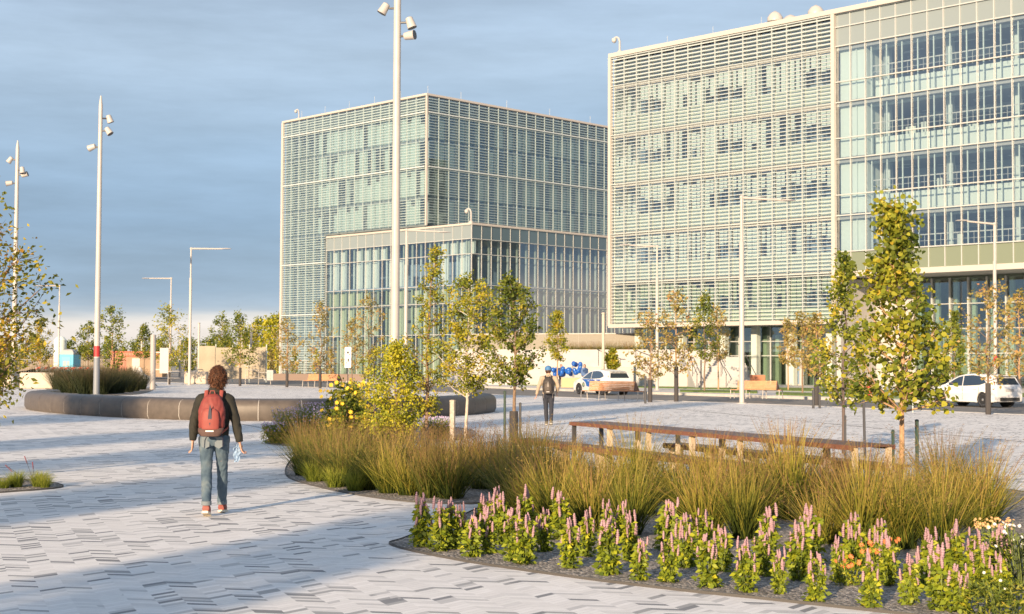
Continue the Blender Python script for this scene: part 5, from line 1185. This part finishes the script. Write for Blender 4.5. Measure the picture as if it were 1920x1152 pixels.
def hair(parent, hc, m, seed=1, L_=1.0, n=2600):
    mb = MB(); mb.ball(hc+Vector((0, -.012, .016)), .104, 12, (.84, .98, 1.14)); mb.ball(hc+Vector((0, -.05, -.065)), .062, 9, (.95, .7, 1.4*L_))
    def tous(co, nn):
        f = np.sin(co[:, 0]*95+4*np.sin(co[:, 2]*38))*np.sin(co[:, 2]*52+3*np.sin(co[:, 0]*60)); return co+nn*(.008*f)[:, None]
    o = bake(mb, 'hair', m, parent, .008, 1, tous)
    rng = np.random.default_rng(seed); co = np.empty(len(o.data.vertices)*3); o.data.vertices.foreach_get('co', co); co = co.reshape(-1, 3); c = np.array(hc)
    keep = co[(co[:, 1] < c[1]+.06) | (co[:, 2] > c[2]+.05)]; idx = rng.integers(0, len(keep), n); P = keep[idx]; nn = unit(P-c)
    t_ = unit(np.cross(nn, rng.normal(size=(n, 3)))*.8+np.array([0, -.1, -1.0])); k = 4; q = np.linspace(0, 1, k)[None, :, None]; ln = rng.uniform(.02, .06, n)[:, None, None]
    cu = rng.normal(size=(n, 3))*.012
    pts = P[:, None, :]+t_[:, None, :]*q*ln+nn[:, None, :]*(.003+.016*np.sin(q*2.4))+cu[:, None, :]*q*q; sd_ = unit(np.cross(t_, nn))[:, None, :]*.0022*np.array([1, 1, .8, .2])[None, :, None]
    V = np.stack([pts-sd_, pts+sd_], 2).reshape(-1, 3); o_ = (np.arange(n)*k*2)[:, None, None]; i = np.arange(k-1)[None, :, None]*2; F_ = (o_+i+np.array([0, 1, 3, 2])[None, None, :]).reshape(-1, 4)
    npmesh('hair_lock', V, F_, np.repeat(rng.random(n), k*2), leafmat('hair_strand', [(0, (.045, .02, .01)), (.6, (.11, .045, .022)), (1, (.22, .09, .04))], .15), o)
def backpack(lab, base, rz, neck, pel, cols, sc_=1.0, w_=.15):
    t = thing('backpack', lab, 'backpack', base, rz); t.scale = (sc_,)*3
    z1 = neck.z-.05; z0 = z1-.47; y0 = min(pel.y, neck.y)-.12; x = neck.x
    mb = MB(); zs = [z0, z0+.03, z0+.12, z0+.28, z1-.1, z1-.03, z1]; ww = [.09, w_*.86, w_*1.0, w_*1.02, w_*.86, w_*.6, w_*.3]; dd = [.05, .085, .10, .095, .075, .055, .03]
    vtube(mb, [(x, y0-d*.75, z) for z, d in zip(zs, dd)], list(zip(ww, dd)), 18); mn = bake(mb, 'pack_body', cols['pack'], t, .010, 2, wrinkle(.003, 50))
    mb = MB(); zs = [z0+.05, z0+.08, z0+.18, z0+.27, z0+.31]; vtube(mb, [(x, y0-.165, z) for z in zs], [(.07, .02), (w_*.66, .035), (w_*.7, .04), (w_*.6, .03), (.05, .015)], 16); bake(mb, 'front_pocket', cols['pocket'], t, .008, 2)
    mb = MB(); vtube(mb, [(x, y0-.17, z0-.005), (x, y0-.15, z0+.05), (x, y0-.1, z0+.09)], [(.10, .03), (w_*.95, .06), (w_*1.0, .09)], 16); bake(mb, 'bottom_panel', cols['low'], t, .009, 1)
    mb = MB(); mb.prism([(0, -.12), (.022, -.03), (.012, .08), (0, .12), (-.014, .05), (-.022, -.03)], 0, .006, Matrix.Translation((x, y0-.197, z0+.235)) @ Matrix.Rotation(R(90), 4, 'X')); mb.build('dark_inset', cols['inset'], t)
    mb = MB(); mb.box(x-.045, x+.045, y0-.212, y0-.205, z0+.05, z0+.065); mb.build('reflective_strip', mat('reflector', (.75, .72, .7), .3), t)
    for s in (-1, 1):
        mb = MB(); pts = [(x+s*.08, y0-.03, z1-.1), (x+s*.085, y0+.05, z1+.035), (x+s*.1, y0+.15, z1+.03), (x+s*.12, y0+.235, z1-.08), (x+s*.14, y0+.22, z1-.3), (x+s*.155, y0+.08, z0+.08), (x+s*.13, y0-.06, z0+.05)]
        mb.tube(pts, [(.022, .008)]*7, 8); mb.build('shoulder_strap', cols['strap'], t, True)
    mb = MB(); mb.tube([(x-.03, y0-.05, z1), (x-.02, y0-.05, z1+.035), (x+.02, y0-.05, z1+.035), (x+.03, y0-.05, z1)], .007, 6); mb.build('grab_handle', cols['strap'], t, True)
    for s in (-1, 1): mb = MB(); mb.tube([(x+s*.1, y0-.13, z0+.08), (x+s*.13, y0-.10, z0-.03), (x+s*.13, y0-.09, z0-.12)], .006, 5); mb.build('hanging_strap', cols['inset'], t)
    return t
def denim():
    m = bpy.data.materials.new('denim'); m.use_nodes = True; nt = m.node_tree; N = nt.nodes; L = nt.links; b = N['Principled BSDF']; b.inputs['Roughness'].default_value = .85
    tc = N.new('ShaderNodeTexCoord'); n = N.new('ShaderNodeTexNoise'); n.inputs['Scale'].default_value = 6; n.inputs['Detail'].default_value = 6; L.new(tc.outputs['Object'], n.inputs['Vector'])
    cr = ramp(N, [(.3, (.035, .065, .10)), (.5, (.075, .115, .15)), (.7, (.15, .18, .19))]); L.new(n.outputs[0], cr.inputs[0]); L.new(cr.outputs[0], b.inputs['Base Color'])
    w_ = N.new('ShaderNodeTexNoise'); w_.inputs['Scale'].default_value = 300; L.new(tc.outputs['Object'], w_.inputs['Vector']); u = N.new('ShaderNodeBump'); u.inputs['Strength'].default_value = .3; u.inputs['Distance'].default_value = .003; L.new(w_.outputs[0], u.inputs['Height']); L.new(u.outputs[0], b.inputs['Normal']); return m
M_den = denim(); M_hair = mat('hair_brown', (.055, .025, .014), .5, noise=.4, nscale=30)
# walking woman/man with red backpack
b1 = G(396, 968)
P1 = dict(L=[(-.085, .12, .87), (-.075, .10, .47), (-.045, -.05, .13), (-.05, .09, .03)], R=[(.085, .13, .87), (.07, .30, .48), (.055, .40, .095), (.06, .55, .035)],
          AL=[(-.15, .13, 1.315), (-.225, .10, 1.08), (-.235, .09, .845), (-.06, .15, -1)], AR=[(.16, .13, 1.315), (.245, .10, 1.08), (.295, .10, .83), (.25, .12, -1)], head=(.03, .17, 1.565), neck=(.005, .13, 1.43), curl=.35)
pr, hc, nk, pl = person('person walking away in a dark olive jacket and faded blue jeans, wearing a red backpack', b1, R(2), P1,
    dict(trousers=M_den, cuff=mat('denim_light', (.16, .19, .21), .85), jacket=mat('jacket_olive', (.018, .017, .012), .85, noise=.3, nscale=9), shoe=mat('shoe_red', (.24, .06, .045), .6), sole=mat('sole_cream', (.70, .62, .48), .6)))
hair(pr, hc, M_hair, 1)
backpack('red backpack with a dark inset worn by the walker in the olive jacket', b1, R(2), nk, pl, dict(pack=mat('pack_red', (.21, .038, .03), .65, noise=.15, nscale=20), pocket=mat('pack_red2', (.25, .05, .038), .65), low=mat('pack_brown', (.09, .05, .04), .75), inset=mat('pack_navy', (.02, .02, .04), .6), strap=mat('pack_red2', (.25, .05, .038))))
wr = Vector(P1['AR'][2]); t = thing('face_mask', 'crumpled pale blue face mask held in the right hand of the walker', 'face mask', b1, R(2))
mb = MB(); c = wr+Vector((-.035, .03, -.13)); vs = []
for i in range(9):
    for j in range(7): u, v = i/8-.5, j/6-.5; vs.append((c.x+v*.085*(1-abs(u)*.8)+.01*math.sin(i*2.1), c.y+.012*math.sin(i*1.7+j*2), c.z-u*.2+.006*math.cos(j*3)))
mb.add(vs, [(i*7+j, i*7+j+1, i*7+j+8, i*7+j+7) for i in range(8) for j in range(6)]); mb.build('mask_cloth', mat('mask_blue', (.26, .37, .52), .7), t)
mb = MB(); mb.tube([(c.x, c.y, c.z+.1), (c.x+.03, c.y, c.z+.14), (c.x+.045, c.y, c.z+.06), (c.x+.02, c.y, c.z+.02)], .002, 4); mb.build('ear_loop', M_white, t)
# second walker
b2 = G(1028, 797.5)
P2 = dict(L=[(-.08, .05, .84), (-.07, .09, .45), (-.05, .08, .09), (-.06, .22, .03)], R=[(.08, .05, .84), (.085, .02, .45), (.08, -.08, .12), (.09, .06, .03)],
          AL=[(-.18, .05, 1.32), (-.27, .0, 1.08), (-.33, .06, .86), (-.2, .3, -1)], AR=[(.19, .05, 1.32), (.27, .03, 1.08), (.235, .20, .92), (-.1, .5, -.8)], head=(-.01, .10, 1.53), neck=(0, .06, 1.40), curl=.4)
pr, hc, nk, pl = person('person walking away in a tan jacket, dark trousers and blue cap, wearing a dark backpack', b2, R(-4), P2,
    dict(trousers=mat('trousers_black', (.025, .028, .04), .85), jacket=mat('jacket_tan', (.38, .30, .22), .85, noise=.12), shoe=mat('shoe_grey', (.10, .09, .07), .6), sole=mat('sole_grey', (.4, .38, .34), .6)))
mb = MB(); mb.ball(hc+Vector((0, -.02, -.0)), .105, 9, (.82, .95, 1.0)); bake(mb, 'hair', M_hair, pr, .01, 1)
t = thing('cap', 'blue cap on the head of the person in the tan jacket', 'cap', b2, R(-4))
mb = MB(); vtube(mb, [(hc.x, hc.y-.01, hc.z+.01), (hc.x, hc.y-.01, hc.z+.06), (hc.x, hc.y-.01, hc.z+.11), (hc.x, hc.y-.01, hc.z+.14)], [(.098, .115), (.098, .115), (.08, .095), (.02, .03)], 18); mb.build('cap_crown', mat('cap_blue', (.05, .16, .34), .7), t, True)
mb = MB(); mb.prism([(-.07, 0), (-.06, .06), (0, .09), (.06, .06), (.07, 0)], 0, .012, Matrix.Translation((hc.x, hc.y+.09, hc.z+.015))); mb.build('visor', mat('cap_blue', (.05, .16, .34)), t)
backpack('dark brown backpack worn by the person in the tan jacket', b2, R(-4), nk, pl, dict(pack=mat('pack_dark', (.035, .028, .024), .6), pocket=mat('pack_dark2', (.06, .045, .035), .6), low=mat('pack_dark', (.035, .028, .024)), inset=mat('pack_grey', (.25, .22, .2), .6), strap=mat('pack_dark', (.035, .028, .024))), w_=.16)
# woman by balloons
b3 = atd(1096, 97)
P3 = dict(L=[(-.08, .0, .84), (-.08, .02, .45), (-.09, .0, .09), (-.11, .12, .03)], R=[(.08, .0, .84), (.085, .02, .45), (.09, .0, .09), (.11, .12, .03)],
          AL=[(-.17, .0, 1.32), (-.21, .0, 1.08), (-.16, .14, .95), (.3, .9, -.2)], AR=[(.17, .0, 1.32), (.21, .0, 1.08), (.18, .08, .86), (0, .2, -1)], head=(0, .02, 1.53), neck=(0, .0, 1.40))
pr, hc, nk, pl = person('woman in a blue top with long brown hair standing beside the blue balloons', b3, R(170), P3, dict(trousers=mat('trousers_grey', (.12, .13, .16), .85), jacket=mat('top_blue', (.08, .14, .28), .8), shoe=mat('shoe_grey', (.10, .09, .07)), sole=mat('sole_grey', (.4, .38, .34))))
mb = MB(); mb.ball(hc+Vector((0, -.02, .012)), .112, 10, (.84, .95, 1.1)); mb.tube([hc+Vector((0, -.07, 0)), hc+Vector((0, -.09, -.15)), hc+Vector((0, -.1, -.28))], [(.08, .05), (.09, .045), (.06, .03)], 12); bake(mb, 'hair', mat('hair_auburn', (.14, .05, .025), .5), pr, .011, 1)
b4 = atd(1052, 100.6)
pr, hc, nk, pl = person('person in a dark jacket behind the orange table with blue balloons', b4, R(185), P3, dict(trousers=mat('trousers_black', (.025, .028, .04)), jacket=mat('jacket_navy', (.03, .04, .07), .8), shoe=mat('shoe_grey', (.1, .09, .07)), sole=mat('sole_grey', (.4, .38, .34))))
mb = MB(); mb.ball(hc+Vector((0, -.02, .012)), .11, 10, (.84, .95, 1.05)); bake(mb, 'hair', M_hair, pr, .011, 1)
# ---------------------------------------------------------------- cars
M_carw = mat('car_white', (.66, .66, .66), .28, coat=.6); M_tint = glass('car_glass', (.10, .13, .13), .22); M_rub = M_black; M_rim = mat('rim_silver', (.5, .5, .5), .3, metal=.7); M_carin = mat('car_interior', (.03, .03, .03), .8)
def hatchback(lab, loc, rz, patrol=False):
    t = thing('parked_car', lab, 'car', loc, rz)     # +x is forward
    HW = .845; L0, L1 = -1.98, 2.02; r = .335; xw = (-1.22, 1.32)
    def wy(z): return HW*(1-.02*max(0, .55-z)) if z < .86 else HW-(z-.86)**1.0*.36
    top = [(2.02, .42), (2.0, .60), (1.90, .72), (1.55, .86), (1.20, .945), (1.02, .99), (.55, 1.26), (.25, 1.38), (-.15, 1.455), (-.6, 1.47), (-1.1, 1.44), (-1.5, 1.39), (-1.72, 1.33), (-1.86, 1.05), (-1.93, .95), (-1.97, .75), (-1.98, .45), (-1.93, .26)]
    bot = []
    for cx in xw:
        bot += [(cx+(r+.045)*math.cos(a), max(.2, .31+(r+.045)*math.sin(a))) for a in [math.pi*(1.08-k/14*1.16) for k in range(15)]]
    poly = top+bot+[(1.95, .24)]
    ys = [(-1, .955, 0), (-.97, 1, .0), (-.8, 1, .0), (0, 1, .0), (.8, 1, .0), (.97, 1, 0), (1, .955, 0)]
    def ringp(f, s): 
        cxm, czm = 0.0, .75; return [((x-cxm)*s+cxm, (z-czm)*s+czm) for x, z in poly]
    bm = bmesh.new(); rings = []
    for f, s, _ in ys:
        rings.append([bm.verts.new((x, f, z)) for x, z in ringp(f, s)])
    n = len(poly)
    for a, b in zip(rings, rings[1:]):
        for k in range(n): bm.faces.new((a[k], a[(k+1) % n], b[(k+1) % n], b[k]))
    bm.faces.new(rings[0]); bm.faces.new(list(reversed(rings[-1])))
    for z in (.5, .7, .86, 1.0, 1.15, 1.3): bmesh.ops.bisect_plane(bm, geom=bm.verts[:]+bm.edges[:]+bm.faces[:], plane_co=(0, 0, z), plane_no=(0, 0, 1))
    for v in bm.verts:
        f = v.co.y; v.co.y = f*wy(v.co.z)*(1-.055*max(0, (abs(v.co.x)-1.2)/.8)**2)
        if v.co.z > 1.36: v.co.z += .03*(1-(f)**2)
    me = bpy.data.meshes.new('car_body'); bmesh.ops.recalc_face_normals(bm, faces=bm.faces[:]); bm.to_mesh(me); bm.free(); me.materials.append(M_carw); me.polygons.foreach_set('use_smooth', [True]*len(me.polygons)); me.set_sharp_from_angle(angle=R(32)); link('car_body', me, t)
    def side(pol, s, name, m, par, out=.004, th=0):
        mb = MB(); k = len(pol); f = lambda x, z: s*(wy(z)*(1-.055*max(0, (abs(x)-1.2)/.8)**2)+out); mb.add([(x, f(x, z), z) for x, z in pol], [tuple(range(k))]); return mb.build(name, m, par)
    for s in (-1, 1):
        side([(.93, .95), (.52, 1.20), (.30, 1.31), (.03, 1.375), (-.02, .93)], s, 'side_window', M_tint, t); side([(-.07, .93), (-.02, 1.38), (-.5, 1.41), (-.85, 1.38), (-1.12, 1.28), (-1.36, 1.09), (-1.0, .98)], s, 'side_window', M_tint, t)
        mb = MB(); mb.tube([(.72, s*.86, .93), (.70, s*.93, .98)], [.03, .02], 6); mb.ball((.70, s*.96, .99), .075, 7, (.7, 1, .75)); mb.build('wing_mirror', M_carw, t, True)
        mb = MB(); mb.box(-.06, -.05, s*(HW-.004), s*(HW+.003), .3, .9); mb.box(-1.0, -.99, s*(HW-.004), s*(HW+.003), .45, .9); mb.box(.98, .99, s*(HW-.004), s*(HW+.003), .35, .9); mb.build('door_seam', M_carin, t)
        for x in (.1, -.85): mb = MB(); mb.box(x, x+.16, s*(HW), s*(HW+.03), .80, .83); mb.build('door_handle', M_carw, t)
        mb = MB(); vs = [(1.86, .60), (1.62, .84), (1.40, .86), (1.72, .66)]; side(vs, s, 'headlight', mat('headlight_glass', (.5, .52, .55), .1), t, .006)
        side([(-1.76, .78), (-1.73, 1.18), (-1.80, 1.13), (-1.90, .82)], s, 'tail_light', mat('tail_red', (.45, .02, .02), .2), t, .006)
        for x in xw:
            mb = MB(); T = Matrix.Translation((x, s*.74, r)) @ Matrix.Rotation(R(90), 4, 'X'); mb.lathe([(r-.11, -.10), (r-.03, -.105), (r, -.07), (r, .07), (r-.03, .105), (r-.11, .10)], 28, T); wl = mb.build('wheel', M_rub, t, True)
            mb = MB(); T2 = Matrix.Translation((x, s*.75, r)) @ Matrix.Rotation(R(-90*s), 4, 'X'); mb.lathe([(r-.11, .06), (r-.105, .092), (r-.13, .08), (r-.13, .0)], 24, T2)
            for k in range(10): a = k/10*6.283; mb.add([(math.cos(a-.10)*.05, math.sin(a-.10)*.05, .085), (math.cos(a+.10)*.05, math.sin(a+.10)*.05, .085), (math.cos(a+.06)*(r-.11), math.sin(a+.06)*(r-.11), .075), (math.cos(a-.06)*(r-.11), math.sin(a-.06)*(r-.11), .075)], [(0, 1, 2, 3)], T2)
            mb.lathe([(.055, .03), (.055, .095), (.02, .10)], 12, T2); mb.build('rim', M_rim, wl)
            mb = MB(); mb.lathe([(r+.04, -.02), (r+.04, .02)], 24, Matrix.Translation((x, s*.60, r)) @ Matrix.Rotation(R(90), 4, 'X')); mb.build('wheel_well', M_carin, t)
    mb = MB(); mb.add([(1.03, -.70, .99), (1.03, .70, .99), (.30, .60, 1.375), (.30, -.60, 1.375)], [(0, 1, 2, 3)], Matrix.Translation((.012, 0, .012))); mb.build('windscreen', M_tint, t)
    mb = MB(); mb.add([(-1.745, -.56, 1.29), (-1.745, .56, 1.29), (-1.885, .66, 1.0), (-1.885, -.66, 1.0)], [(0, 1, 2, 3)], Matrix.Translation((-.012, 0, 0))); mb.build('rear_window', mat('rear_glass_dark', (.02, .025, .025), .08), t)
    mb = MB(); mb.box(-1.86, -1.55, -.58, .58, 1.375, 1.40); mb.build('roof_spoiler', M_carw, t)
    mb = MB(); mb.box(-2.0, -1.975, -.6, .6, .30, .44); mb.build('rear_bumper_insert', M_carin, t); mb = MB(); mb.box(-1.995, -1.985, -.26, .26, .70, .82); mb.build('number_plate', M_white, t)
    if patrol:
        for s in (-1, 1):
            side([(.95, .91), (.35, .915), (-.5, .90), (-.45, .60), (.1, .45), (.4, .50), (.55, .74)], s, 'blue_decal', mat('decal_blue', (.02, .10, .36), .3), t, .0045)
            side([(-.62, .91), (-1.2, .91), (-.7, .70)], s, 'blue_decal', mat('decal_blue', (.02, .10, .36)), t, .0045)
            side([(.74+.19*math.cos(a), .58+.19*math.sin(a)) for a in frange(0, 6.1, 17)], s, 'emblem', mat('decal_silver', (.55, .56, .55), .4), t, .006)
            side([(.74+.15*math.cos(a), .58+.15*math.sin(a)) for a in frange(0, 6.1, 17)], s, 'emblem', mat('decal_navy', (.03, .06, .14), .4), t, .0075)
            side([(.66, .66), (.82, .66), (.82, .56), (.74, .48), (.66, .56)], s, 'emblem', mat('decal_green', (.25, .32, .15), .4), t, .009)
    return t
rdir = (far[0]-far[-1]).normalized(); ang = math.atan2(rdir.y, rdir.x)
def carpos(px, py): return G(px, py)
c2 = carpos(1828, 757); hatchback('white hatchback parked at right beside the reddish tree', (c2.x, c2.y, -.13), ang)
c1 = carpos(1129, 736); hatchback('white hatchback with blue side decals and round emblem parked behind the orange bench', (c1.x, c1.y, -.13), ang, True)
